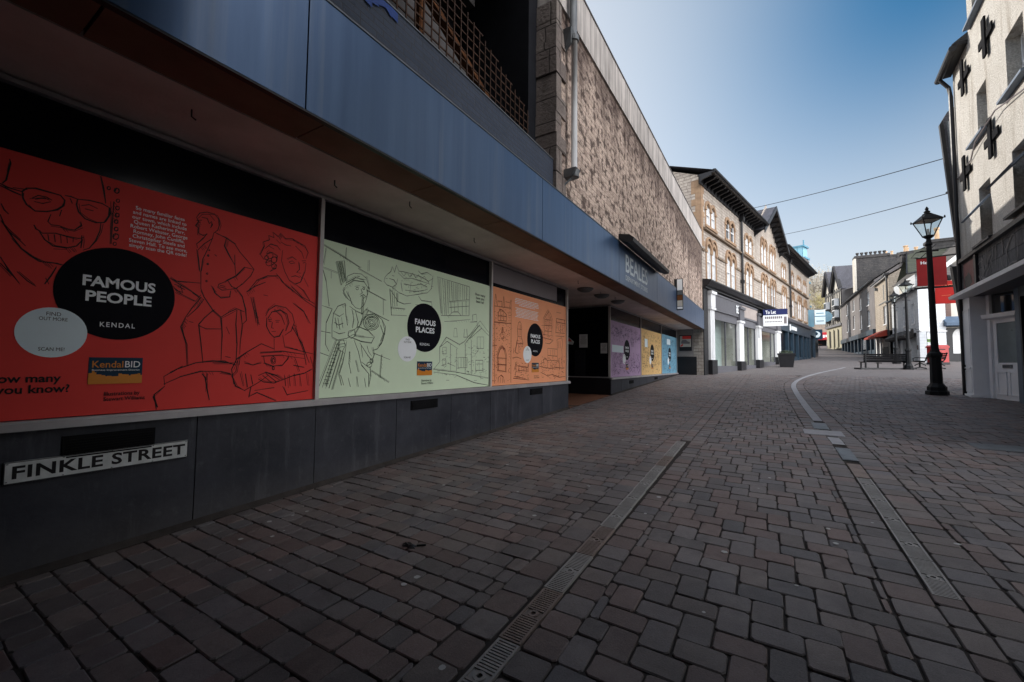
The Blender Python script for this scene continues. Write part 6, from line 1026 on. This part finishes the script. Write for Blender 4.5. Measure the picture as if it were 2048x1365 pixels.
# --- arched shop and gabled cream house in the corner of the square
AF=Frame(11.55,44.9,10)
z=G(44)
t=thing('arched_shop','dark timber shopfront with arched windows under a blue canopy beside the white corner','shop',AF,(2,0,z))
mb=MB(); mb.box(0,.35,-.05,.3,z-.3,z+2.6); mb.box(1.25,1.6,-.05,.3,z-.3,z+2.6); mb.box(2.5,2.9,-.05,.3,z-.3,z+2.6); mb.box(0,2.9,0,.3,z-.3,z+.65)
for (a,b) in ((.35,1.25),(1.6,2.5)): mb.arch(a,b,z+1.9,z+2.6,-.02,.25,10)
mb.build('shopfront',M['darkpaint'],t); MB().box(.35,2.5,.2,.25,z+.6,z+2.55).build('pane',M['paleglass'],t)
mb=MB(); mb.prism([(-.3,0,z+2.7),(-.3,-.8,z+2.75),(-.3,-.8,z+2.95),(-.3,0,z+3.5)],(3.4,0,0)); mb.build('canopy',mat('blue_grey_canopy',(.07,.11,.17),.6,.3,var=.3,bmp=.1),t)
MB().box(2.1,2.45,-.5,-.1,z+2.8,z+3.7).build('orange_lantern',M['terra'],t)
t=thing('gabled_cream_house','cream gabled house with white verge and two buff chimney pots behind the red signs','house',AF,(3,1,z))
mb=MB(); mb.poly([(0,.3,z+2.6),(6,.3,z+2.6),(6,.3,10.2),(4.2,.3,11.6),(0.6,.3,8.2),(0,.3,7.6)]); mb.poly([(0,.3,z),(0,7,z),(0,7,7.6),(0,.3,7.6)]); mb.build('wall',M['cream'],t)
mb=MB(); mb.box(.05,.40,.1,.3,z+3.2,6.0); mb.build('brick_pier',brickmat('red_brick',(.20,.12,.10),(.16,.09,.08),(.12,.11,.10),.22,.075,.01),t)
mb=MB(); mb.bar((-.2,-.05,7.55),(4.4,-.05,11.9),.16,.25); mb.build('verge',M['whitepaint'],t)
mb=MB()
for k in range(7): mb.bar((.4+k*.55,.0,7.9+k*.52),(.7+k*.55,.0,7.75+k*.52),.1)
mb.bar((.6,-.3,7.7),(4.2,-.3,9.0),.06); mb.build('verge_bracket',M['darkpaint'],t)
mb=MB(); mb.poly([(-.2,-.1,7.6),(4.4,-.1,11.95),(4.4,8,11.95),(-.2,8,7.6)]); mb.build('roof',M['oldslate'],t)
t=thing('mossy_roofed_house','low house with dark mossy slate roof behind the white corner building','house',Frame(10.6,47.6,0),(2,2,.7))
M['moss']=brickmat('mossy_slate',(.085,.09,.07),(.07,.072,.06),(.03,.03,.03),.35,.22,.01,dark=(.04,.05,.03),darkamt=.5,bmp=.4,dist=.02)
mb=MB(); mb.poly([(-.5,0,7.9),(8,0,9.4),(8,3.6,11.4),(.2,3.6,10.6)]); mb.poly([(.2,3.6,10.6),(8,3.6,11.4),(8,8,8),(.2,8,8)]); mb.build('roof',M['moss'],t)
mb=MB(); mb.box(0,8,.4,7.6,.6,7.9); mb.build('wall',M['whitewash'],t); mb=MB(); mb.tube([(-.6,-.1,7.9),(3.5,-.1,8.6)],.08,6); mb.bar((-.6,-.1,7.9),(.2,3.5,10.6),.1); mb.build('gutter',M['darkpaint'],t)
chimney(t,1.6,4.3,3.0,4.2,9,11.3,2,M['darkstone'],'buffpot',1.15); chimney(t,-.2,.5,3.2,3.8,9.6,10.5,1,M['darkstone'],'buffpot',.6)

# --- stone house and grey terrace in one line
TF2=Frame(10.35,56,-90)   # local x=0 near end, negative up the street
def rowhouse(name,label,x0,x1,zb,zt,m,holes,roofm,ridge=3.2,dy=5,fr=TF2,zw=None,ext=0):
    t=thing(name,label,'house',fr,((x0+x1)/2,0,zb))
    mb=MB(); mb.wall(x0,x1,zw or zb-.6,zt,0,holes,.16); mb.poly([(x1,0,zb-1),(x1,2*dy,zb-1),(x1,2*dy,zt),(x1,dy,zt+ridge),(x1,0,zt)]); mb.poly([(x0,0,zb-1),(x0,2*dy,zb-1),(x0,2*dy,zt),(x0,dy,zt+ridge),(x0,0,zt)]); mb.build('wall',m,t)
    mb=MB(); mb.poly([(x0,-.25,zt+.02),(x1+ext,-.25,zt+.02),(x1+ext,dy,zt+ridge+.15),(x0,dy,zt+ridge+.15)]); mb.poly([(x0,2*dy,zt),(x1,2*dy,zt),(x1,dy,zt+ridge+.15),(x0,dy,zt+ridge+.15)]); mb.build('roof',roofm,t)
    mb=MB(); mb.tube([(x0,-.3,zt),(x1+ext,-.3,zt)],.10,6); mb.build('gutter',M['darkpaint'],t)
    for h in holes: win(t,*h,.04)
    return t
t=rowhouse('buff_stone_house','sunlit buff stone house with white eaves and a red shop awning',-6.6,.1,.9,9.25,M['buffstone'],[(-2.6,-1.2,4.5,6.4)],M['oldslate'],zw=3.7)
mb=MB(); mb.box(-6.6,.2,-.32,-.2,9.12,9.34); mb.build('eaves_board',M['whitepaint'],t)
mb=MB(); mb.box(-2.3,-2.0,-.02,.05,7.1,8.7); mb.box(-4.4,-.4,-.05,.03,6.75,6.85); mb.box(-5.2,-4.9,-.25,0,8.5,8.8); mb.build('wall_ironwork',M['metal'],t)
mb=MB(); mb.prism([(-6.5,0,3.9),(-6.5,-1.1,3.25),(-6.5,-1.1,3.05),(-6.5,0,3.2)],(6.3,0,0)); mb.build('awning',M['awn'],t)
mb=MB(); mb.box(-6.6,.1,.2,.3,.3,3.75)
mb.build('shop_glazing',M['shopglass'],t)
mb=MB(); mb.box(-6.6,-6.2,-.05,.2,.3,3.7); mb.box(-4.6,-4.3,-.05,.2,.3,3.1); mb.build('shop_post',M['whitepaint'],t)
mb=MB(); mb.box(-3.6,-.9,.0,.2,2.1,3.0); mb.build('pale_shutter',M['greyrender'],t); mb=MB(); mb.box(-3.6,-.9,-.02,.2,.4,2.0); mb.build('stall_riser',M['darkstone'],t); MB().box(-.6,.1,-.04,.2,.3,3.7).build('dark_pier',M['darkpaint'],t)
mb=MB(); mb.tube([(.15,-.15,3),(.15,-.15,9.2)],.09,6); mb.box(-.2,.6,-.4,.0,9.3,9.5); mb.build('drainpipe',M['darkpaint'],t)
chimney(t,-6.8,-6.0,2.5,4.0,10.5,12.6,2,M['buffstone'])
hz=[]
for (a,b) in ((-11.2,-9.6),(-16.2,-14.9),(-21.6,-20.2),(-27.4,-26.0)):
    hz.append((a,b,8.35-.03*0,10.1) if a<-20 else (a,b,7.55,9.15)); hz.append((a,b,5.0 if a>-20 else 5.4,6.9 if a>-20 else 7.3))
t=rowhouse('grey_terrace','long grey rendered terrace with small white sash windows over dark shopfronts',-33,-6.7,1.9,10.0,M['greyren'],[(a,b,min(c,8.0),min(d,9.6)) for a,b,c,d in hz],M['slate'],3.6,zw=4.2)
mb=MB(); mb.box(-33,-6.7,.1,.2,1,4.3); mb.build('shop_glazing',M['shopglass'],t)
mb=MB(); mb.box(-33,-6.7,-.25,.1,3.75,4.35)
for x in (-33,-30,-27.2,-24,-21,-18,-15.4,-12.2,-9.5,-7.2): mb.box(x,x+.5,-.1,.2,.8,3.8)
mb.box(-33,-6.7,-.05,.15,1,2.0); mb.build('shopfront',M['bluepaint'],t); MB().box(-15,-12.6,.0,.08,2.2,3.5).build('pale_pane',M['paleglass'],t)  # one pale pane among the dark shop glazing
# big smoke-blackened chimney gable with seven pots
t=thing('chimney_stack','huge sooty chimney gable with a row of pots rising above the grey terrace','chimney',Frame(10.8,77,0),(3,0,10))
mb=MB(); mb.prism([(0,0,11.2),(0,0,15.9),(3.6,0,15.9),(3.6,0,15.2),(7,0,14.6),(9,0,12.5),(9,0,9)],(0,1.6,0)); mb.box(-.15,3.75,-.15,1.75,15.6,15.95); w=mb.build('stack',M['darkstone'],t)
mb=MB()
for k in range(7): mb.lathe([(.16,0),(.12,.35),(.2,.42),(.2,.6)],(.3+k*.5,.8,15.95),8)
mb.build('chimney_pot',M['darkstone'],t); MB().box(-.2,.02,-.1,1.6,10.8,15.6).build('white_verge',M['cream'],t)
mb=MB(); mb.box(4.6,5.0,.5,.9,14.8,16.0); mb.box(5.6,6.0,.5,.9,14.6,15.8); mb.build('rear_pot',M['darkstone'],t)
# timbered building with twin gables
UF=Frame(10.6,89.5,-82)
t=thing('twin_gabled_building','tall half-timbered building with two steep gables over a cream arched bank front','building',UF,(-4,0,2.8))
mb=MB(); mb.box(-9.5,0,0,8,2,7.2)
for (a,b) in ((-9.3,-7.9),(-6.6,-5.2),(-4.2,-2.8),(-1.8,-.5)): mb.box(a,b,-.12,0,2,6.6)
mb.build('bank_front',M['oldcream'],t)
mb=MB()
for (a,b) in ((-7.7,-6.8),(-5.0,-4.4),(-2.6,-2.0)): mb.box(a,b,-.05,.01,3.4,6.4)
mb.box(-9.5,0,-.16,.0,2,3.1); mb.build('arched_window',M['shopglass'],t)
mb=MB(); mb.box(-9.6,.1,-.35,.1,7.0,7.4); mb.build('cornice',M['greypaint'],t)
mb=MB()
for (a,b) in ((-9.6,-5.2),(-4.6,.0)): m=(a+b)/2; mb.prism([(a,-.1,7.4),(b,-.1,7.4),(b,-.1,13.6),(m,-.1,17.0),(a,-.1,13.6)],(0,7,0))
mb.build('upper_wall',M['cream'],t)
mb=MB()
for (a,b) in ((-9.6,-5.2),(-4.6,.0)):
    m=(a+b)/2
    for x in (a+.1,a+1.1,m,b-1.1,b-.1): mb.box(x-.14,x+.14,-.2,-.1,7.4,13.6)
    for zz in (9.9,12.9): mb.box(a,b,-.22,-.1,zz,zz+.3)
    for (x,s) in ((a,1),(b,-1)): mb.bar((x-s*.3,-.5,13.2),(m,-.5,17.5),.16,.5); mb.bar((x-s*.2,-.2,13.4),(m,-.2,17.1),.3,.25)
    mb.prism([(m-1.0,-.1,8.0),(m-.8,-.8,8.0),(m+.8,-.8,8.0),(m+1.0,-.1,8.0)],(0,0,.5)); mb.prism([(m-1.0,-.1,9.9),(m-.8,-.8,9.9),(m+.8,-.8,9.9),(m+1.0,-.1,9.9)],(0,0,.6))
mb.build('dark_timber',M['darkpaint'],t)
mb=MB()
for (a,b) in ((-9.6,-5.2),(-4.6,.0)):
    m=(a+b)/2
    for zz in (8.5,10.5): mb.prism([(m-.95,-.12,zz),(m-.75,-.75,zz),(m+.75,-.75,zz),(m+.95,-.12,zz)],(0,0,1.3))
o=mb.build('bay_window',M['whitepaint'],t)
mb=MB()
for (a,b) in ((-9.6,-5.2),(-4.6,.0)):
    m=(a+b)/2
    for zz in (8.55,10.55):
        for x in (m-.68,m-.2,m+.28): mb.box(x,x+.4,-.77,-.74,zz+.1,zz+1.1)
mb.build('pane',M['shopglass'],o)
mb=MB()
for (a,b) in ((-9.6,-5.2),(-4.6,.0)):
    m=(a+b)/2
    for e in (a-.35,b+.35): mb.poly([(e,-.7,13.2),(m,-.7,17.6),(m,7,17.6),(e,7,13.2)])
mb.build('roof',M['slate'],t); chimney(t,-.2,1.2,5.5,7.0,14,18.2,2,M['terra'] if False else M['darkstone'])
mb=MB(); mb.poly([(.4,0,12.9),(.4,7,17.4),(12,7,17.0),(12,0,12.0)]); mb.build('rear_slate_roof',M['slate'],t); MB().box(.01,.12,-.1,7,2,13.6).build('end_wall',M['greyren'],t)

# --- end of the street: blue shop, signs, red market awning
BF=Frame(*VF.w(31.3,0,0).xy,80)
t=thing('blue_shop_building','narrow teal painted shop at the far end of the stone building','shop',BF,(6,.3,1))
mb=MB(); mb.box(0,9,.6,8,0,6.6); mb.build('wall',M['teal'],t); mb=MB(); mb.box(0,9,-.1,.2,3.3,4.2); mb.box(0,.4,-.1,.2,0,3.3); mb.box(4,4.4,-.1,.2,0,3.3); mb.build('shopfront',M['bluepaint'],t); MB().box(.4,9,.1,.19,.2,3.3).build('pane',M['shopglass'],t)
SG=Frame(4.35,60,0)
t=thing('shop_sign','stacked white and blue signboards projecting at the far end of the street','sign',SG,(.4,0,5)); mb=MB(); mb.box(.15,1.15,-.05,.05,4.85,6.55); mb.build('board',M['paleblue'],t)
mb=MB(); mb.box(.15,1.15,-.06,-.05,5.75,5.85); mb.box(.3,1.0,-.06,-.05,6.1,6.2); mb.box(.3,1.0,-.06,-.05,5.2,5.3); mb.build('band',M['teal'],t); mb=MB(); mb.box(-.6,.1,.0,.1,4.6,6.6); mb.disc(1.2,5.75,.62,.06,24); mb.disc(1.2,5.75,.62,.12,24); mb.build('blue_disc',M['teal'],t)
t=thing('round_emblem_sign','dark blue projecting sign with a pale round swirl near the red awning','sign',SG,(.2,-1,3)); MB().box(-.35,.75,-1.05,-.95,3.05,4.2).build('board',M['navy'],t); mb=MB(); mb.disc(.2,3.62,.36,-1.055,20); dd=mb.build('pale_swirl',M['paleblue'],t); MB().disc(.12,3.72,.2,-1.06,16).build('swirl_hole',M['navy'],dd)
MF=Frame(7.3,113,0)
t=thing('market_building','tan stone building with a long red shopfront canopy closing the street','building',MF,(2,1,4.4))
mb=MB(); mb.box(-6,9,1.2,9,3,9.6); mb.build('wall',M['buffstone'],t); mb=MB(); mb.prism([(-.2,1.2,7.5),(-.2,-.4,7.2),(-.2,-.4,5.75),(-.2,1.2,5.75)],(5.0,0,0)); aw=mb.build('red_canopy',mat('bright_red_canopy',(.50,.02,.03),.5,.3,var=.12,bmp=0),t)
mb=MB()
for k in range(4): mb.box(2.5+k*.42,2.5+k*.42+.3,-.42,-.40,6.2+.1*(k%2),6.8)
mb.build('white_mark',M['white'],aw); mb=MB(); mb.box(-.2,6,1.0,1.19,4.2,5.7); mb.build('shop_glazing',M['shopglass'],t)
mb=MB()
for x in (-.2,1.5,3.2,4.7): mb.box(x,x+.2,.7,1.0,4.2,5.7)
mb.build('shop_post',M['cream'],t); mb=MB(); mb.poly([(-6.2,.8,9.6),(9.2,.8,9.6),(9.2,5,12),(-6.2,5,12)]); mb.build('roof',M['oldslate'],t)
for i,(x,y) in enumerate(((6.6,95),(7.2,96.5),(8.0,99))):
    t=thing('bistro_table','small dark pavement table far up the street before the red canopy','table',W0,(x,y,G(y)),'pavement tables'); mb=MB(); mb.lathe([(.45,.72),(.45,.76)],(x,y,G(y)),12); mb.build('table_top',M['timber'],t); mb=MB(); mb.tube([(x,y,G(y)),(x,y,G(y)+.72)],.04,6); mb.lathe([(.25,0),(.22,.04)],(x,y,G(y)),10); mb.build('pedestal',M['darkpaint'],t)
# --- parked van far up the street
vx,vy=5.6,92.0; vz=G(vy); t=thing('parked_van','white van parked far up the street at the left, seen from behind','van',W0,(vx,vy,vz))
mb=MB(); mb.hexa([(vx-.9,vy,vz+.35),(vx+.9,vy,vz+.35),(vx+.9,vy+4,vz+.35),(vx-.9,vy+4,vz+.35)],[(vx-.82,vy+.1,vz+2.1),(vx+.82,vy+.1,vz+2.1),(vx+.82,vy+2.9,vz+2.1),(vx-.82,vy+2.9,vz+2.1)]); mb.build('body',M['whitepaint'],t)
MB().box(vx-.7,vx+.7,vy+.0,vy+.06,vz+1.25,vz+1.85).build('rear_window',M['shopglass'],t); MB().box(vx-.9,vx+.9,vy-.08,vy+.1,vz+.35,vz+.55).build('bumper',M['darkpaint'],t)
for x in (-.75,.75):
    for yy in (.7,3.2): mb=MB(); mb.v=[]; mb.tube([(vx+x-.1,vy+yy,vz+.33),(vx+x+.1,vy+yy,vz+.33)],.33,14); mb.build('wheel',M['darkpaint'],t)
# glazed stair tower rising behind the stone building
t=thing('glazed_tower','pale blue stepped glass tower rising behind the roof of the stone building','tower',Frame(3.2,84,-20),(1,1,2))
mb=MB()
for k in range(8): z0=4+k*2.0; mb.box(.25-.0*k,1.9-.05*(k%2),0,2,z0,z0+1.75)
mb.build('glass_storey',mat('pale_blue_glass_panel',(.24,.48,.60),.25,.6,var=.25,bmp=0),t); mb=MB()
for k in range(9): z0=3.75+k*2.0; mb.box(.05+.08*(k%3),2.1+.12*(k%2),-.15,2.1,z0,z0+.28)
for k in range(3): mb.box(.3+k*.75,.36+k*.75,-.04,0,4,20)
mb.box(1.8,1.95,.2,.4,20,20.9); mb.build('floor_band',mat('teal_floor_band',(.10,.26,.36),.4,.4,var=.2,bmp=0),t)
t=thing('rear_stone_house','plain stone upper storey with flat roof between gabled roof and glass tower','house',Frame(1.0,72,-14),(1,1,2)); MB().box(-.5,3.2,0,4,3,15.2).build('wall',M['buffstone'],t); MB().box(-.6,3.3,-.1,4.1,15.2,15.45).build('roof_edge',M['coping'],t)

# ================================================================== HILL AND TREES
M['hill']=mat('pale_winter_hillside',(.26,.23,.17),.95,.1,var=.45,scale=.08,bmp=.2,bscale=.5)
mb=MB(); xs=list(range(-140,181,16)); ys=list(range(150,331,12)); rr=random.Random(12)
H=lambda x,y:G(y)+max(0,(y-158))*.235*math.exp(-((x-25)/75)**2)+1.5*math.sin(x*.07+y*.05)
mb.v=[(x,y,H(x,y)+rr.uniform(-.6,.6)-(.8 if y<160 else 0)) for y in ys for x in xs]; n=len(xs); mb.f=[(j*n+i,j*n+i+1,(j+1)*n+i+1,(j+1)*n+i) for j in range(len(ys)-1) for i in range(n-1)]
struct(mb.build('hillside',M['hill'],smooth=True))
M['twig']=mat('hazy_bare_twigs',(.36,.33,.28),.9,.1,var=.3,scale=.6,bmp=0); M['olive']=mat('hazy_olive_foliage',(.30,.26,.13),.9,.1,var=.4,scale=.6,bmp=0); M['bark']=mat('grey_bark',(.17,.14,.12),.9,.1,var=.3,bmp=.2)  # distance haze is mixed into the twig and foliage colours
def tree(x,y,h,w,m,label,seed,n=1500,crown=.62):
    r=random.Random(seed); z=H(x,y)-.5; t=thing('hillside_tree',label,'tree',W0,(x,y,z),'trees on the far hillside')
    mb=MB(); mb.tube([(x,y,z),(x+r.uniform(-.3,.3),y,z+h*.35),(x+r.uniform(-.6,.6),y,z+h*.7)],[h*.03,h*.022,h*.008],7); tips=[]
    for k in range(13):
        a=r.uniform(0,6.28); e=r.uniform(.35,1.0); b=Vector((x,y,z+h*r.uniform(.25,.6))); c=Vector((x+w*.5*e*math.cos(a),y+w*.5*e*math.sin(a),z+h*r.uniform(.5,.97))); q=b.lerp(c,.5)+Vector((0,0,-h*.03)); mb.tube([b,q,c],[h*.012,h*.008,h*.003],5); tips+= [c,b.lerp(c,.7)]
        for _ in range(3): d=c+Vector((r.gauss(0,1),r.gauss(0,1),r.uniform(-.2,1)))*w*.14; mb.tube([q.lerp(c,.5),d],[h*.005,h*.002],4); tips.append(d)
    mb.build('trunk',M['bark'],t)
    mb=MB(); 
    for _ in range(n):
        c=r.choice(tips); s=w*.11; q=c+Vector((r.gauss(0,s),r.gauss(0,s),r.gauss(0,s*.8))); a=Vector((r.gauss(0,1),r.gauss(0,1),r.gauss(0,1))).normalized(); b=a.orthogonal().normalized(); k=w*.018*r.uniform(.5,1.6); mb.poly([q-a*k*1.5,q+b*k*.5,q+a*k*1.5,q-b*k*.5])
    mb.build('crown',M[m],t)
for i,a in enumerate(((17.5,235,15,17,'twig','broad bare crowned tree on the skyline of the far hill'),(13.5,228,11,11,'twig','smaller bare tree left of the skyline tree'),(21,222,13,13,'twig','bare tree half hidden behind the twin gables'),(15.5,190,11,10,'olive','olive coloured tree low on the hillside above the red canopy'),(17.6,178,10,8,'olive','olive coloured tree nearest the twin gabled building'),(11.2,182,9,7,'twig','pale bare tree low on the hill beside the stone building'),(19.5,205,12,11,'olive','olive tree midway up the hillside'),(12.5,208,10,9,'twig','pale bare tree midway up the hillside'))): tree(*a[:6],seed=20+i)
t=thing('hillside_house','small pale house among the trees on the far hill','house',W0,(14.6,200,H(14.6,200))); z=H(14.6,200); MB().box(12.8,16.4,200,205,z-1,z+4.2).build('wall',M['cream'],t); mb=MB(); mb.poly([(12.5,199.6,z+4.2),(16.7,199.6,z+4.2),(16.7,202.5,z+6.4),(12.5,202.5,z+6.4)]); mb.build('roof',M['oldslate'],t)

# ================================================================== ADDED UNSEEN BLOCKS AROUND THE VIEWPOINT (they shade the near end)
t=thing('shade_block','added unseen dark block above and behind the viewpoint, shading the near end of the street','building',W0,(0,-4,-1.6))
mb=MB(); mb.prism([(-2.8,-9,2.6),(3.4,-9,2.6),(3.4,1.5,2.6),(-1.5,1.5,2.6),(-2.1,.9,2.6),(-2.8,-.3,2.6)],(0,0,10)); mb.box(-2.85,3.5,-4.2,-4,-2,2.6); mb.build('wall',M['darkwall'],t)
mb=MB(); mb.box(-4.2,-2.85,-9,-3.05,-2,9.5); mb.build('shade_pier',M['darkwall'],t); mb=MB(); mb.box(3.45,11,-9,3.2,-2,14); mb.build('shade_wing',M['darkwall'],t)

# ================================================================== CAMERA, SUN, SKY
yaw,pitch,roll,f=0.553067,0.0536941,0.0090147,837.39
fw=Vector((-math.sin(yaw)*math.cos(pitch),math.cos(yaw)*math.cos(pitch),math.sin(pitch))); r0=Vector((math.cos(yaw),math.sin(yaw),0)); u0=r0.cross(fw)
r2=r0*math.cos(roll)+u0*math.sin(roll); u2=-r0*math.sin(roll)+u0*math.cos(roll)
cd=bpy.data.cameras.new('camera'); cam=bpy.data.objects.new('camera',cd); COL.objects.link(cam); SC.camera=cam
cam.matrix_world=Matrix(((r2.x,u2.x,-fw.x,0),(r2.y,u2.y,-fw.y,0),(r2.z,u2.z,-fw.z,0),(0,0,0,1)))
cd.sensor_width=36; cd.lens=f/2048*36; cd.clip_start=.05; cd.clip_end=3000
PHI,EL=R(30),R(21.5)
sv=Vector((-math.cos(PHI)*math.cos(EL),math.sin(PHI)*math.cos(EL),math.sin(EL)))
sl=bpy.data.lights.new('sun','SUN'); sl.energy=5.0; sl.angle=R(.5); sl.color=(1,.93,.84); so=bpy.data.objects.new('sun',sl); COL.objects.link(so); so.rotation_euler=(-sv).to_track_quat('-Z','Y').to_euler(); so.location=(-30,20,30)
FILL_CLOUD=26
wd=bpy.data.worlds.new('World'); SC.world=wd; wd.use_nodes=True; nt=wd.node_tree; bg=nt.nodes['Background']
sky=nt.nodes.new('ShaderNodeTexSky'); sky.sky_type='NISHITA'; sky.sun_disc=False; sky.sun_elevation=EL; sky.sun_rotation=math.atan2(sv.x,sv.y); sky.air_density=1.0; sky.dust_density=2.2; sky.ozone_density=3.0; sky.altitude=50
hs=nt.nodes.new('ShaderNodeHueSaturation'); hs.inputs['Saturation'].default_value=.85; nt.links.new(sky.outputs[0],hs.inputs['Color']); 
# bright cloud bank added behind the viewpoint, out of view, to light shaded fronts
tc=nt.nodes.new('ShaderNodeTexCoord'); dt=N(nt,'ShaderNodeVectorMath',operation='DOT_PRODUCT'); nt.links.new(tc.outputs['Generated'],dt.inputs[0]); dt.inputs[1].default_value=Vector((.74,-.62,.22)).normalized()
mr=N(nt,'ShaderNodeMapRange',interpolation_type='SMOOTHSTEP'); mr.inputs[1].default_value=.12; mr.inputs[2].default_value=.80; mr.inputs[3].default_value=0; mr.inputs[4].default_value=FILL_CLOUD; nt.links.new(dt.outputs['Value'],mr.inputs[0])
cn=noise(nt,tc.outputs['Generated'],3.0,6,.6); cl=ramp(nt,cn,.30,.62,(.35,.35,.36),(1,.97,.94)); cm=mixc(nt,1.0,cl,mr.outputs[0],'MULTIPLY'); sd=N(nt,'ShaderNodeVectorMath',operation='DOT_PRODUCT'); nt.links.new(tc.outputs['Generated'],sd.inputs[0]); sd.inputs[1].default_value=sv
h1=N(nt,'ShaderNodeMapRange',interpolation_type='SMOOTHSTEP'); h1.inputs[1].default_value=.40; h1.inputs[2].default_value=.84; h1.inputs[3].default_value=1; h1.inputs[4].default_value=0; nt.links.new(sd.outputs['Value'],h1.inputs[0])
sz=nt.nodes.new('ShaderNodeSeparateXYZ'); nt.links.new(tc.outputs['Generated'],sz.inputs[0]); h2=N(nt,'ShaderNodeMapRange',interpolation_type='SMOOTHSTEP'); h2.inputs[1].default_value=.16; h2.inputs[2].default_value=.60; h2.inputs[3].default_value=0; h2.inputs[4].default_value=1; nt.links.new(sz.outputs[2],h2.inputs[0])
hm=N(nt,'ShaderNodeMath',operation='MULTIPLY'); nt.links.new(h1.outputs[0],hm.inputs[0]); nt.links.new(h2.outputs[0],hm.inputs[1])
deep=mixc(nt,1.0,hs.outputs[0],(.10,.40,.55),'MULTIPLY'); hazy=mixc(nt,.72,hs.outputs[0],(2.45,2.62,2.72)); base_sky=mixc(nt,hm.outputs[0],hazy,deep)
sky_sum=mixc(nt,1.0,base_sky,cm,'ADD'); nt.links.new(sky_sum,bg.inputs[0]); bg.inputs[1].default_value=.27
SC.view_settings.view_transform='Standard'; SC.view_settings.look='None'; SC.view_settings.exposure=0; SC.view_settings.gamma=1
SC.cycles.max_bounces=6; SC.cycles.transparent_max_bounces=8
